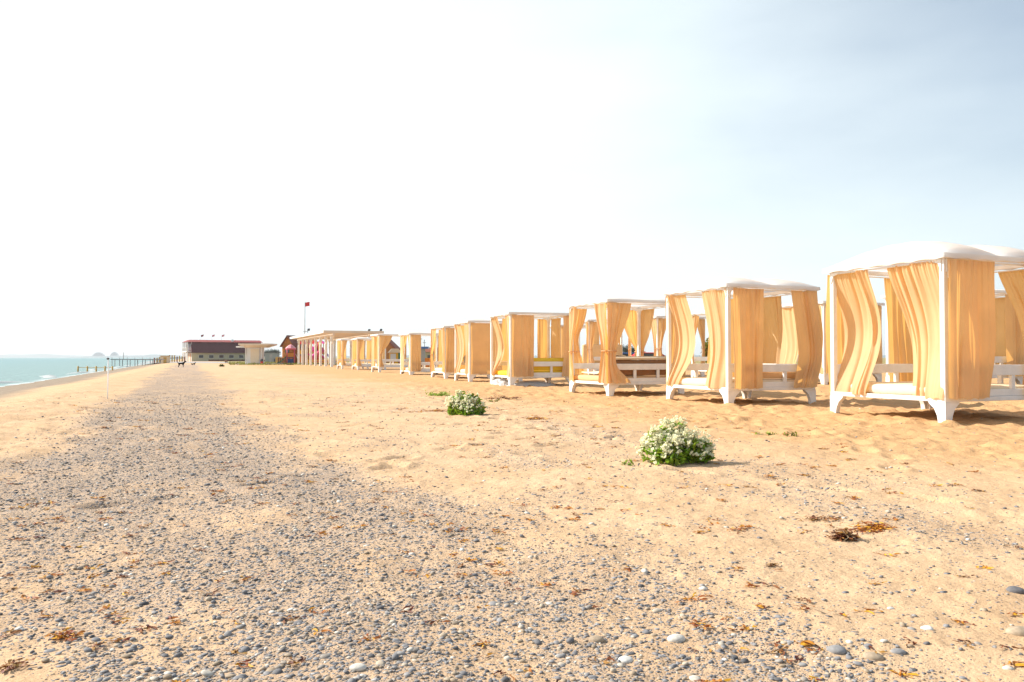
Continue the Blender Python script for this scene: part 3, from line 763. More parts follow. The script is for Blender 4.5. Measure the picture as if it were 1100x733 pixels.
# things lying on the beds -------------------------------------------------
def on_cab(c, lx, ly, lz, extra=0.0):
    a = c.rotation_euler.z
    return (c.location.x + lx*math.cos(a) - ly*math.sin(a), c.location.y + lx*math.sin(a) + ly*math.cos(a), c.location.z + lz), a + extra
def bench_cushion(c, lo, hi, m, label, cat='cushion', name='back_cushion', grp=None):
    cx, cy = (lo[0] + hi[0])/2, (lo[1] + hi[1])/2
    loc, a = on_cab(c, cx, cy, lo[2])
    mb = cushion((lo[0] - cx, lo[1] - cy, 0), (hi[0] - cx, hi[1] - cy, hi[2] - lo[2]), 0.04, 0.02)
    o = mb.build(name, M[m], None, loc); o.rotation_euler = (0, 0, a); tag(o, label, cat, grp); return o
zb = Z_BED + 0.16 + .012
bench_cushion(cabs[3], (-0.95, -HW + 0.09, zb), (0.95, -HW + 0.26, 0.96), 'yellow_cloth', 'bright yellow cushion along the near railing of the fourth cabana')
bench_cushion(cabs[2], (-0.95, -HW + 0.09, zb), (1.0, -HW + 0.25, 0.93), 'brown_cloth', 'long brown cushion behind the near railing of the waist-tied cabana')
bench_cushion(cabs[2], (-0.95, -HW + 0.095, 0.955), (1.0, -HW + 0.33, 1.03), 'cream', 'flat cream pad lying on top of the brown cushion in the waist-tied cabana')
bench_cushion(cabs[1], (-0.3, -HW + 0.10, zb), (0.9, -HW + 0.30, 0.70), 'mattress', 'tan cushion behind the near railing of the second-closest cabana')
c5 = [o for o in COL.objects if o.name.startswith('beach_cabana') and 'tan seat back' in o.get('label', '')][0]
bench_cushion(c5, (-0.95, 0.55, zb), (0.98, 0.80, 1.42), 'mattress', 'tall tan seat back standing on a back-row cabana bed', 'seat back', 'seat_back')
# draped cloth on cabana 3's bed at the seaward edge
def drape(c):
    mb = MB(); P = []
    for i in range(24):
        row = []
        for j in range(18):
            s = i/23; t = j/17
            x = -HW + 0.12 + 0.85*t; y = -0.95 + 1.6*s
            prof = 0.46*math.exp(-((s - 0.02)/0.22)**2)*(0.85 + 0.15*math.sin(t*5)) + 0.05*math.sin(s*11 + t*4)*(1 - s) + 0.02*math.sin(t*13 + s*7)
            row.append((x, y, 0.60 + max(prof, -0.012)))
        P.append(row)
    mb.grid(P); loc, a = on_cab(c, 0, 0, 0)
    o = mb.build('folded_cover', M['cream'], None, loc); o.rotation_euler = (0, 0, a)
    so = o.modifiers.new('thick', 'SOLIDIFY'); so.thickness = 0.02
    tag(o, 'cream cover sagging down onto the bed of the waist-tied cabana', 'cover')
drape(cabs[2])
# grey rolled pad on cabana 5
loc, a = on_cab(cabs[4], -0.72, 0.35, 0.60)
rp = MB(); ring = []
for k in range(9): ring.append((0.05*math.sin(k), -0.5 + k*0.125, 0.17 + 0.09*k/8*3))
rp.tube(ring, [0.10, 0.17, 0.18, 0.18, 0.18, 0.18, 0.18, 0.16, 0.09], 14)
o = rp.build('rolled_pad', M['grey_cloth'], None, loc); o.rotation_euler = (0, 0, a); tag(o, 'grey rolled sleeping pad leaning on the bed of the flat-curtained cabana', 'pad')

# white cloth heap under cabana 4
def heap(x, y, lx, ly, h, rz, label, mk='white_cloth', seed=1):
    n = 40; mb = MB(); P = []
    for i in range(n + 1):
        row = []
        for j in range(n + 1):
            a = -1 + 2*i/n; b = -1 + 2*j/n
            rr_ = min(1, math.hypot(a, b)); e = (1 - rr_**2.2)
            nz_ = float(fbm(np.array([a*2.2 + seed*9]), np.array([b*2.2]), 51, 4)[0]); rg = abs(nz_ - 0.5)*2
            row.append((a*lx*(0.85 + .3*nz_), b*ly*(0.85 + .3*nz_), -0.03 + h*max(e, 0)**0.6*(0.55 + 0.6*nz_ - 0.35*rg)))
        P.append(row)
    mb.grid(P); o = mb.build('cloth_heap', M[mk], None, (x, y, gh(x, y))); o.rotation_euler = (0, 0, rz); tag(o, label, 'cloth'); return o
c4 = cabs[3]
loc, a = on_cab(c4, -HW + 0.15, 0.35, 0); heap(loc[0], loc[1], 0.34, 0.75, 0.30, a, 'crumpled white cloth heaped behind the seaward corner leg of the yellow-cushioned cabana')
loc, a = on_cab(c4, -0.25, -HW + 0.35, 0); heap(loc[0], loc[1], 0.95, 0.35, 0.23, a, 'longer low heap of white cloth under the near rail of the yellow-cushioned cabana', seed=4)

# ------------------------------------------------------------------ pergola
def pergola():
    u0, v0 = uv_of(px(356.5, 84.0), 84.0); n = 8; Lg = 27.5; Wd = 4.2; H = 3.55
    X0, Y0 = xy_of(u0, v0)
    r = empty('pergola', (X0, Y0, 0), YAW, 'long white timber pergola with a slatted roof, beyond the front row of cabanas', 'pergola')
    for side in (0, 1):
        for i in range(n):
            y = i*Lg/(n-1); x = side*Wd
            m = MB(); m.box((x - 0.13, y - 0.13, -0.1), (x + 0.13, y + 0.13, H - 0.3), 0.01); m.build('post', M['white_wood'], r)
            b = MB()
            for s in (-1, 1):
                b.hexa([(x - .06, y + s*0.135, 2.35), (x + .06, y + s*0.135, 2.35), (x + .06, y + s*0.14, 2.55), (x - .06, y + s*0.14, 2.55)],
                       [(x - .06, y + s*0.85, H - .34), (x + .06, y + s*0.85, H - .34), (x + .06, y + s*1.02, H - .302), (x - .06, y + s*1.02, H - .302)])
            b.build('brace', M['white_wood'], r)
        m = MB(); m.box((side*Wd - 0.1, -1.2, H - 0.3), (side*Wd + 0.1, Lg + 1.2, H - 0.06), 0.01); m.build('beam', M['pergola_wood'], r)
    for i in range(34):
        y = -1.0 + i*(Lg + 2.0)/33
        m = MB(); m.box((-1.0, y - 0.05, H - 0.058), (Wd + 1.0, y + 0.05, H + 0.16), 0.008); m.build('rafter', M['pergola_wood'], r)
    m = MB()
    for k in range(30):
        x = -0.98 + k*(Wd + 1.9)/29; m.box((x - .05, -1.18, H + 0.162), (x + .05, Lg + 1.18, H + 0.20))
    m.build('roof_slats', M['white_wood'], r)
    m = MB(); m.box((-1.08, -1.24, H - 0.02), (Wd + 1.08, -1.19, H + 0.24), 0.006); m.build('fascia', M['pergola_wood'], r)
    m = MB(); m.box((-1.09, -1.18, H - 0.02), (-1.03, Lg + 1.2, H + 0.24), 0.006); m.build('fascia', M['white_wood'], r)
pergola()

# ------------------------------------------------------------------ large building with the maroon roof
def big_building():
    Z = 200; rz = R(-32 + 0)
    # near-left corner at photo column 206
    r = empty('beach_building', (px(206, Z), Z, 0), R(30), 'long cream building with a deep maroon roof at the end of the beach', 'building')
    Lg, D, hw, hr, ht = 16.6, 8.5, 2.15, 4.85, 5.45
    m = MB(); m.box((0, 0, -0.2), (Lg, D, hw)); m.build('wall', M['wall_cream'], r)
    m = MB()
    m.hexa([(-0.1, -0.7, hw - 0.05), (Lg + .5, -0.7, hw - 0.05), (Lg + .5, D + 0.7, hw - 0.05), (-0.1, D + .7, hw - .05)],
           [(-0.1, 0.5, hr), (Lg + .5, 0.5, hr), (Lg + .5, D - 0.5, hr), (-0.1, D - .5, hr)]); m.build('roof', M['roof_maroon'], r)
    m = MB()
    m.hexa([(-1.3, -0.1, hr + .003), (Lg + .9, -0.1, hr + .003), (Lg + .9, D + 0.1, hr + .003), (-1.3, D + .1, hr + .003)],
           [(-0.2, 2.2, ht), (Lg + .6, 2.2, ht), (Lg + .6, D - 2.2, ht), (-0.2, D - 2.2, ht)]); m.build('upper_roof', M['roof_red'], r)
    for i in range(6):
        x = 2.2 + i*2.45
        f = MB(); f.box((x - .62, -0.05, 0.75), (x + .62, -0.004, 1.65)); fo = f.build('window', M['wall_white'], r)
        g = MB(); g.box((x - .54, -0.08, 0.83), (x + .54, -0.052, 1.57)); g.box((x - .03, -.095, .83), (x + .03, -.083, 1.57)); g.build('pane', M['glass_dark'], fo)
    # seaward end: white two-storey porch with balcony
    m = MB(); m.box((-0.06, 0.2, -0.2), (-0.004, D - .2, hr)); m.build('end_wall', M['wall_white'], r)
    m = MB(); m.box((-1.2, 0.1, 2.3), (-0.07, D - .1, 2.5)); m.build('balcony', M['wall_white'], r)
    m = MB()
    for y in np.linspace(0.15, D - .15, 14): m.box((-1.18, y - .03, 2.503), (-1.13, y + .03, 3.35))
    m.box((-1.2, 0.1, 3.352), (-1.1, D - .1, 3.43)); m.build('balustrade', M['wall_white'], r)
    for y in (0.25, 2.9, 5.6, D - .25):
        m = MB(); m.box((-1.1, y - .12, -0.2), (-.88, y + .12, 2.297)); m.box((-1.1, y - .12, 2.504), (-.88, y + .12, hr + .1)); m.build('column', M['wall_white'], r)
    for k, y in enumerate((1.6, 4.2, 6.9)):
        m = MB(); m.box((-0.12, y - .5, 2.7), (-0.065, y + .5, 4.4)); m.build('door', M['glass_dark'], r)
        m = MB(); m.box((-0.12, y - .5, 0.0), (-0.065, y + .5, 2.0)); m.build('door', M['log_orange'], r)
    m = MB(); m.lathe([(0.38, -0.04), (0.38, 0.04), (0.3, 0.06)], 20); o = m.build('round_emblem', M['wall_white'], r, (Lg*0.6, 0.9, hr + .42)); o.rotation_euler = (R(70), 0, 0)
    for k, x in enumerate((2.6, 5.6, 8.4)):
        loc = r.matrix_basis @ Vector((x, 3.5, ht)) if False else None
        fx = px((214, 226, 236.5)[k], 203); 
        f = empty('roof_flag', (fx, 204.0, ht), R(20), ('reddish flag on a short staff at the seaward end of the maroon roof', 'small flag on the middle of three staffs on the maroon roof', 'small flag on the third staff on the maroon roof, closest to its round emblem')[k], 'flag', 'flags on the maroon roof')
        m = MB(); m.tube([(0, 0, -0.3), (0, 0, 1.3)], 0.03, 6); m.build('staff', M['wall_white'], f)
        m = MB(); m.grid([[(0.03 + .09*i, 0.05*math.sin(i*1.1), .75 + j*.17 + .015*i*i*.3) for j in range(4)] for i in range(8)]); m.build('cloth', M['pale_pink' if k else 'roof_red'], f)
    # hedge-like brown strip at its foot
    m = MB(); m.box((3.5, -3.3, 0), (Lg + 3, -3.0, 0.42)); 
    for k in range(14): m.box((3.5 + k*1.15, -3.36, 0), (3.62 + k*1.15, -3.303, 0.5))
    w = empty('low_fence', (r.location.x, r.location.y, 0), R(30), 'low dark timber fence in front of the cream building', 'fence')
    m.build('boards', M['log_dark'], w)
big_building()
# promenade slab in front of it
m = MB(); zz = 0.02
m.add([(px(150, 150), 150, zz), (px(243, 135), 135, zz), (px(247, 165), 165, zz), (px(162, 200), 200, zz)], [(0, 1, 2, 3)])
tag(m.build('promenade_path', M['concrete']), kind='structure')

# ------------------------------------------------------------------ white shelter
def shelter():
    Z = 112; x0, x1 = px(265, Z), px(281, Z); w = x1 - x0
    r = empty('beach_shelter', (x0, Z, 0), 0, 'white kiosk shelter with a wide flat flared roof', 'shelter')
    m = MB(); m.box((0, 0.0, 0.12), (w*0.86, 2.2, 2.35), 0.02); m.build('wall', M['wall_white'], r)
    m = MB(); m.box((0.55, -0.04, 0.14), (w*0.84, -0.004, 2.2)); m.build('panel', M['cream'], r)
    for x in (-0.1, w):
        m = MB(); m.box((x - .07, -0.12, 0.1), (x + .07, 0.02 - .03, 2.38)); m.build('post', M['wall_white'], r)
    m = MB(); m.hexa([(-0.2, -.1, 2.36), (w + .25, -.1, 2.36), (w + .25, 2.3, 2.36), (-.2, 2.3, 2.36)], [(-0.9, -.8, 2.72), (w + 1.3, -.8, 2.72), (w + 1.3, 3.0, 2.72), (-.9, 3.0, 2.72)])
    m.box((-0.92, -.82, 2.722), (w + 1.32, 3.02, 2.93)); m.build('roof', M['pergola_wood'], r)
    m = MB(); m.hexa([(-1.3, -.6, 2.38), (-.22, -.6, 2.38), (-.22, 2.0, 2.38), (-1.3, 2.0, 2.38)], [(-1.35, -.6, 2.52), (-.22, -.6, 2.62), (-.22, 2.0, 2.62), (-1.35, 2, 2.52)]); m.build('awning', M['white_cloth'], r)
    m = MB(); m.box((-1.4, -1.0, 0.0), (w + 0.6, 2.6, 0.10)); m.build('plinth', M['concrete'], r)
    b = empty('waste_bin', (px(281.3, 110.6), 110.6, 0), 0, 'small dark bin with a red base beside the white shelter', 'bin')
    m = MB(); m.lathe([(0.16, 0.0), (0.19, 0.42)], 14); m.build('base', M['red'], b)
    m = MB(); m.lathe([(0.195, 0.425), (0.21, 0.72), (0.12, 0.80)], 14); m.build('lid', M['dark_grey'], b)
    s = empty('pavement_slab', (px(292, 116), 116, 0), 0, 'low grey concrete slab between the white shelter and the slide', 'slab')
    m = MB(); m.box((-1.0, -1, 0), (1.4, 1, 0.16), 0.02); m.build('slab', M['concrete'], s)
shelter()
def hut():
    Z = 150; r = empty('storage_hut', (px(284.5, Z), Z, 0), 0, 'small grey hut with a flat dark roof behind the white shelter', 'hut')
    w = px(297, Z) - px(284.5, Z)
    m = MB(); m.box((0, 0, 0), (w, 2, 1.85)); m.build('wall', M['grey'], r)
    m = MB(); m.box((-.15, -.15, 1.852), (w + .15, 2.15, 2.05)); m.build('roof', M['dark_grey'], r)
    m = MB(); m.box((w*.4, -.03, 0), (w*.65, -.003, 1.6)); m.build('door', M['concrete'], r)
    m = MB(); m.box((w*.78, -.03, .05), (w*.9, -.003, .75)); m.build('vent', M['dark_grey'], r)
    f = empty('board_fence', (px(296, 135), 135, 0), 0, 'short ochre board fence beside the log house', 'fence')
    m = MB()
    for k in range(9): m.box((k*.145, 0, 0), (k*.145 + .12, .04, 1.0 + .05*(k % 3)))
    m.box((0, .042, .25), (1.3, .08, .35)); m.box((0, .042, .75), (1.3, .08, .85)); m.build('boards', M['ochre'], f)
hut()

def log_house():
    Z = 126; r = empty('log_house', (px(303.5, Z), Z, 0), R(-10), 'orange log house with a brown gable roof behind the pink gazebo', 'house')
    # gable end faces -x side seen obliquely: ridge runs along local +y -> build gable on local -y
    w, d, he, hr = 1.75, 3.0, 3.0, 4.35
    m = MB(); m.prism([(0, -.1), (w, -.1), (w, he), (w/2, hr), (0, he)], 1, 0, d)
    for k in range(14): m.tube([(-.03, -.02, .15 + k*.21), (w + .03, -.02, .15 + k*.21)], 0.10, 6)
    m.build('wall', M['log_orange'], r)
    m = MB()
    for s in (0, 1):
        x0, x1 = (w/2, -.32) if s == 0 else (w/2, w + .32)
        m.hexa([(x0, -.35, hr + .02), (x1, -.35, he - .38), (x1, d + .3, he - .38), (x0, d + .3, hr + .02)], [(x0, -.35, hr + .15), (x1, -.35, he - .25), (x1, d + .3, he - .25), (x0, d + .3, hr + .15)])
    m.build('roof', M['roof_brown'], r)
    m = MB(); m.box((.55, -.16, 1.75), (1.15, -.125, 2.35)); m.build('window', M['glass_dark'], r)
    # broad wing to the right with its roof slope towards the beach
    r2 = MB(); r2.hexa([(w + .02, 1.2, -.1), (w + 2.1, 1.2, -.1), (w + 2.1, 4.2, -.1), (w + .02, 4.2, -.1)], [(w + .02, 1.2, 2.6), (w + 2.1, 1.2, 2.6), (w + 2.1, 4.2, 2.6), (w + .02, 4.2, 2.6)]); r2.build('side_wing', M['log_orange'], r)
    r3 = MB(); r3.hexa([(w*.55, .9, 2.62), (w + 2.4, .9, 2.3), (w + 2.4, 3, 4.05), (w*.55, 3, 4.34)], [(w*.55, .9, 2.76), (w + 2.4, .9, 2.44), (w + 2.4, 3, 4.19), (w*.55, 3, 4.48)]); r3.build('side_roof', M['roof_brown'], r)
    r4 = MB(); r4.box((w + 2.42, .9, 1.2), (w + 2.5, 1.1, 3.2)); r4.build('trim', M['red'], r)
    f = MB(); 
    for k in range(7): f.box((-.9 + k*.28, -.9, 0), (-.9 + k*.28 + .2, -.86, .95))
    p = empty('timber_gate', r.location, R(28), 'dark timber gate at the foot of the log house', 'gate'); f.build('boards', M['log_dark'], p)
log_house()

# ------------------------------------------------------------------ playground
def chute(mb, pts, w, side=0.14, across=(0, 1)):
    ax, ay = across; P = []
    for (x, y, z) in pts:
        P.append([(x + ax*a, y + ay*a, z + h) for a, h in ((-w, side), (-w*.9, side*.35), (-w*.5, 0), (0, -.03), (w*.5, 0), (w*.9, side*.35), (w, side))])
    mb.grid(P)
def gazebo():
    Z = 114; r = empty('play_gazebo', (px(312.3, Z), Z, 0), R(15), 'pink roofed play gazebo with a dark green slide', 'play gazebo')
    m = MB(); m.lathe([(.74, 2.22), (.76, 2.30), (.42, 2.62), (.05, 2.86)], 8, smooth=False); m.build('roof', M['pale_pink'], r)
    m = MB(); m.lathe([(.755, 2.10), (.77, 2.24)], 8, smooth=False); m.build('roof_hem', M['pink'], r)
    for sx in (-.5, .5):
        for sy in (-.5, .5):
            m = MB(); m.tube([(sx, sy, -.05), (sx, sy, 2.2)], .055, 8); m.build('post', M['pink'], r)
    m = MB(); m.box((-.52, -.52, .95), (.52, .52, 1.03)); m.build('deck', M['navy'], r)
    m = MB(); m.box((-.44, -.53, 1.04), (.44, -.49, 1.6)); m.build('side_panel', M['orange'], r)
    m = MB(); m.box((.5, -.44, 1.04), (.54, .44, 1.75)); m.build('side_panel', M['pink'], r)
    m = MB(); m.box((-.4, -.51, .1), (.4, -.47, .8)); m.build('base_panel', M['navy'], r)
    m = MB(); chute(m, [(-.45, 0, 1.08), (-.75, 0, .92), (-1.1, 0, .55), (-1.45, 0, .25), (-1.8, 0, .17)], .26)
    o = m.build('slide', M['green'], r); s = o.modifiers.new('t', 'SOLIDIFY'); s.thickness = .03
    m = MB()
    for s in (-.22, .22): m.hexa([(.62, s - .03, 1.5), (.70, s - .03, 1.5), (.70, s + .03, 1.5), (.62, s + .03, 1.5)], [(1.35, s - .03, 0), (1.45, s - .03, 0), (1.45, s + .03, 0), (1.35, s + .03, 0)])
    for k in range(6): m.box((.72 + k*.115, -.2, 1.3 - k*.23), (.80 + k*.115, .2, 1.34 - k*.23))
    m.build('ladder', M['wall_white'], r)
gazebo()
def play_tower(x, Z, h, roofm, panelm, slidem, lab, sdir, rz, roofh=.7, slide_w=.3):
    r = empty('play_tower', (px(x, Z), Z, 0), rz, lab, 'play tower')
    for sx in (-.6, .6):
        for sy in (-.6, .6):
            m = MB(); m.tube([(sx, sy, -.05), (sx, sy, h)], .07, 8); m.build('post', M['yellow'], r)
    m = MB(); m.box((-.62, -.62, h*.45), (.62, .62, h*.45 + .08)); m.build('deck', M['navy'], r)
    for (lo, hi, c) in (((-.52, -.63, h*.48), (.52, -.585, h*.70), panelm), ((.585, -.52, h*.48), (.63, .52, h*.70), 'red'), ((-.52, -.63, .05), (.52, -.585, h*.4), 'orange')):
        m = MB(); m.box(lo, hi); m.build('side_panel', M[c], r)
    m = MB(); m.add([(-.8, -.8, h), (.8, -.8, h), (.8, .8, h), (-.8, .8, h), (0, 0, h + roofh)], [(0, 1, 4), (1, 2, 4), (2, 3, 4), (3, 0, 4), (3, 2, 1, 0)]); m.build('roof', M[roofm], r)
    z = h*.47
    m = MB(); chute(m, [(sdir*.6, 0, z + .05), (sdir*.9, 0, z - .1), (sdir*1.5, 0, z*.55), (sdir*2.0, 0, z*.2), (sdir*2.4, 0, .14)], slide_w, .22)
    o = m.build('slide', M[slidem], r); s = o.modifiers.new('t', 'SOLIDIFY'); s.thickness = .03
    return r
play_tower(325.5, 121, 3.0, 'red', 'yellow', 'magenta', 'play tower with yellow and red panels, first one behind the pergola posts', 1, R(10))
play_tower(338, 125, 3.1, 'red', 'ochre', 'magenta', 'play tower with a red roof and magenta slide behind the middle of the pergola', 1, R(0))
play_tower(345, 128, 3.2, 'magenta', 'orange', 'purple', 'play tower with a magenta roof and long purple slide behind the pergola', 1, R(-5), .6, .42)
def tube_slide(x, Z, mk, lab, h=2.3):
    r = empty('tube_slide', (px(x, Z), Z, 0), 0, lab, 'tube slide'); r.scale = (1.3, 1.3, 1.12)
    m = MB(); m.tube([(.34*math.cos(k*.7), .34*math.sin(k*.7), .2 + (h - .2)*k/14) for k in range(15)], .30, 10); m.build('tube', M[mk], r)
    m = MB(); m.tube([(0, 0, -.05), (0, 0, h + .3)], .07, 8); m.build('centre_pole', M['yellow'], r)
tube_slide(338.6, 119, 'magenta', 'upright magenta spiral slide between the second and third pergola gaps', 2.1)
tube_slide(342.6, 119, 'pink', 'taller pink spiral slide beside the magenta one behind the pergola', 2.6)
def low_fence(x0, x1, Z, lab):
    r = empty('play_fence', (px(x0, Z), Z, 0), 0, lab, 'fence'); w = px(x1, Z) - px(x0, Z)
    for z in (.25, .5):
        m = MB(); m.box((0, 0, z), (w, .04, z + .12)); m.build('rail', M['yellow'], r)
    for k in range(8):
        m = MB(); m.box((w*k/7 - .05, -.05, -.05), (w*k/7 + .05, -.003, .7)); m.build('picket', M['yellow'], r)
low_fence(331, 362, 112, 'low yellow fence along the playground behind the pergola')
# yellow playhouse seen through cabana eight
def playhouse():
    Z = 88; r = empty('playhouse', (px(424, Z), Z, 0.05), R(12), 'yellow and white playhouse with green and red panels, seen through a cabana', 'playhouse')
    m = MB(); m.box((-.55, -.5, 0), (.35, .5, 1.45)); m.build('wall', M['yellow'], r)
    m = MB(); m.box((.36, -.5, 0), (.62, .5, 1.45)); m.build('side_wall', M['green'], r)
    m = MB(); m.box((.40, -.53, .35), (.60, -.503, .75)); m.build('panel', M['red'], r)
    m = MB(); m.box((-.5, -.53, .75), (.1, -.503, 1.35)); m.build('window', M['wall_white'], r)
    m = MB(); m.box((-.35, -.54, 0), (.0, -.504, .7)); m.build('door', M['orange'], r)
    m = MB(); m.prism([(-.75, 1.452), (.8, 1.452), (.35, 1.9), (-.35, 1.9)], 1, -.65, .65); m.build('roof', M['cream'], r)
playhouse()
def back_house():
    Z = 140; r = empty('gabled_house', (px(417, Z), Z, 0), R(0), 'house with a steep maroon gable roof behind the yellow playhouse', 'house')
    m = MB(); m.prism([(-2.2, -.1), (1.0, -.1), (1.0, 2.6), (-.8, 4.4), (-2.2, 2.6)], 1, 0, 5); m.build('wall', M['log_orange'], r)
    m = MB()
    m.hexa([(-.8, -.4, 4.42), (1.5, -.4, 2.2), (1.5, 5.3, 2.2), (-.8, 5.3, 4.42)], [(-.8, -.4, 4.75), (1.65, -.4, 2.42), (1.65, 5.3, 2.42), (-.8, 5.3, 4.75)])
    m.hexa([(-.81, -.4, 4.42), (-2.6, -.4, 2.2), (-2.6, 5.3, 2.2), (-.81, 5.3, 4.42)], [(-.81, -.4, 4.75), (-2.75, -.4, 2.42), (-2.75, 5.3, 2.42), (-.81, 5.3, 4.75)])
    m.build('roof', M['rust'], r)
    m = MB(); m.box((-1.2, -.04, 1.0), (-.4, -.003, 2.0)); m.build('window', M['glass_dark'], r)
back_house()
def terracotta():
    Z = 150; r = empty('long_shed', (px(446, Z), Z, 0), 0, 'long low shed with a terracotta roof behind the front row of cabanas', 'shed')
    w = px(484, Z) - px(446, Z)
    m = MB(); m.box((0, 0, 0), (w, 3, 2.0)); m.build('wall', M['wall_cream'], r)
    m = MB(); m.hexa([(-.3, -.4, 2.002), (w + .3, -.4, 2.002), (w + .3, 3.4, 2.002), (-.3, 3.4, 2.002)], [(-.1, 1.2, 2.85), (w + .1, 1.2, 2.85), (w + .1, 1.8, 2.85), (-.1, 1.8, 2.85)]); m.build('roof', M['rust'], r)
    for k in range(4):
        m = MB(); m.box((.7 + k*1.6, -.03, .6), (1.5 + k*1.6, -.003, 1.4)); m.build('window', M['glass_dark'], r)
    for k, (x, y) in enumerate(((452, 361), (455.8, 365))):
        f = empty('mast', (px(x, 118), 118, 0), 0, ('taller of the two thin grey masts seen through a cabana', 'shorter of the two thin grey masts seen through a cabana')[k], 'mast', 'thin masts')
        m = MB(); h = pz(y, 118); m.tube([(0, 0, 0), (0, 0, h)], [.09, .05], 8); m.build('pole', M['grey'], f)
        m = MB(); m.box((-.25, -.05, h - .5), (.25, .05, h - .42)); m.build('crossbar', M['grey'], f)
    g = empty('pale_kiosk', (px(450, 112), 112, 0), 0, 'pale grey kiosk with a blue-grey roof edge seen through a cabana', 'kiosk')
    m = MB(); m.box((-.5, 0, 0), (.75, 1.5, 2.2)); m.build('wall', M['grey'], g)
    m = MB(); m.box((-.8, -.2, 2.202), (1.3, 1.7, 2.5)); m.build('roof', M['blue'], g)
    c = [('orange', .0, .0, .55, .5, .5), ('log_dark', -.62, .1, .5, .5, .62), ('ochre', .62, .05, .6, .5, .42), ('orange', .2, .02, .45, .4, .4)]
    for k, (mk, x, y, w_, d_, h_) in enumerate(c):
        z0 = .50 + .005 if k == 3 else 0
        lab = ('orange wooden crate at the bottom of the small pile behind the cabanas', 'dark brown wooden crate beside the orange crates behind the cabanas', 'ochre low crate beside the orange crates behind the cabanas', 'small orange crate topmost of the pile behind the cabanas')[k]
        b = empty('wooden_crate', (px(454, 72) + x, 72 + y, .02 + z0 + gh(px(454, 72), 72)), 0, lab, 'crate', 'crates piled behind the cabanas')
        m = MB(); m.box((0, 0, 0), (w_, d_, h_)); m.build('box', M[mk], b)
        m = MB()
        for q in range(4): m.box((.005, -.022, q*h_/4 + .012), (w_ - .005, -.003, (q + 1)*h_/4 - .012))
        for q in (0, 1): m.box((q*(w_ - .06), -.042, .0), (q*(w_ - .06) + .06, -.024, h_))
        m.build('slats', M[mk], b)
terracotta()

# flag on a tall pole
fz = 116
f = empty('flag_pole', (px(327.3, fz), fz, 0), 0, 'tall thin pole flying a small red flag above the pergola', 'flagpole')
m = MB(); m.tube([(0, 0, 0), (0, 0, pz(324.5, fz))], [.075, .05], 8); m.build('pole', M['concrete'], f)
m = MB(); m.lathe([(.03, 0), (.07, .05), (.05, .1)], 8, (0, 0, pz(324.5, fz))); m.build('finial', M['wall_white'], f)
m = MB(); m.grid([[(.04 + .07*i, .07*math.sin(i*.9), pz(329.6, fz) + j*.12 + .012*i) for j in range(6)] for i in range(10)]); m.build('flag', M['red'], f)
# floodlight posts
for k, (x, y) in enumerate(((330.5, 355.2), (395.5, 355.8), (408.2, 355.5))):
    Z = 132; h = pz(y, Z)
    r = empty('floodlight_post', (px(x, Z), Z, 0), 0, ('grey floodlight post by the tall flagpole', 'grey floodlight post rising just beyond the end of the pergola roof', 'grey floodlight post rising above the cabana that frames the playhouse')[k], 'lamp post', 'floodlight posts')
    m = MB(); m.tube([(0, 0, 0), (0, 0, h)], [.07, .045], 8); m.build('post', M['grey'], r)
    m = MB(); m.box((-.75, -.05, h - .22), (.05, .03, h - .14)); m.build('arm', M['grey'], r)
    m = MB(); m.hexa([(-.05, -.25, h - .05), (.3, -.25, h - .05), (.3, .1, h - .05), (-.05, .1, h - .05)], [(.05, -.2, h + .32), (.4, -.2, h + .32), (.4, .05, h + .32), (.05, .05, h + .32)]); m.build('lamp_head', M['dark_grey'], r)

# ------------------------------------------------------------------ trees and shrubs
def leaf_cloud(name, parent, mk, n, cx, cy, cz, rx, ry, rz_, size, seed, clumps=9, quad=True):
    rs = np.random.default_rng(seed)
    ctr = rs.normal(0, 1, (clumps, 3)); ctr /= np.linalg.norm(ctr, axis=1)[:, None]; ctr *= rs.uniform(.15, .75, (clumps, 1))
    which = rs.integers(0, clumps, n); p = ctr[which] + rs.normal(0, .23, (n, 3))
    P = np.stack([cx + p[:, 0]*rx, cy + p[:, 1]*ry, cz + p[:, 2]*rz_], 1)
    a = rs.normal(0, 1, (n, 3)); a /= np.linalg.norm(a, axis=1)[:, None]; b = np.cross(a, rs.normal(0, 1, (n, 3))); b /= np.linalg.norm(b, axis=1)[:, None]
    s = size*rs.uniform(.6, 1.4, (n, 1))
    V = np.stack([P - a*s, P + b*s*.45, P + a*s, P - b*s*.45], 1).reshape(-1, 3)
    return link(name, np_mesh(name, V, np.arange(4*n).reshape(-1, 4), M[mk], False), parent)
def tree(x, top, Z, w, lab, mk='leaf_dull', seed=0, name='tree', cat='tree', group=None, shape=1.0):
    X = px(x, Z); h = pz(top, Z); z0 = gh(X, Z)
    r = empty(name, (X, Z, z0), 0, lab, cat, group)
    m = MB(); m.tube([(0, 0, -.1), (.05, 0, h*.35), (-.03, .05, h*.75)], [h*.035, h*.025, h*.012], 8)
    rs = random.Random(seed)
    for k in range(5):
        a = rs.uniform(0, 6.28); m.tube([(0, 0, h*.35), (w*.18*math.cos(a), w*.18*math.sin(a), h*.55), (w*.34*math.cos(a), w*.34*math.sin(a), h*.75)], [h*.016, h*.011, h*.005], 5)
    m.build('trunk', M['log_dark'], r)
    leaf_cloud('crown', r, mk, int(1500*shape), 0, 0, h*.62, w*.5, w*.5, h*.36, h*.032, seed, 16)
G = 'trees far behind the cabanas'
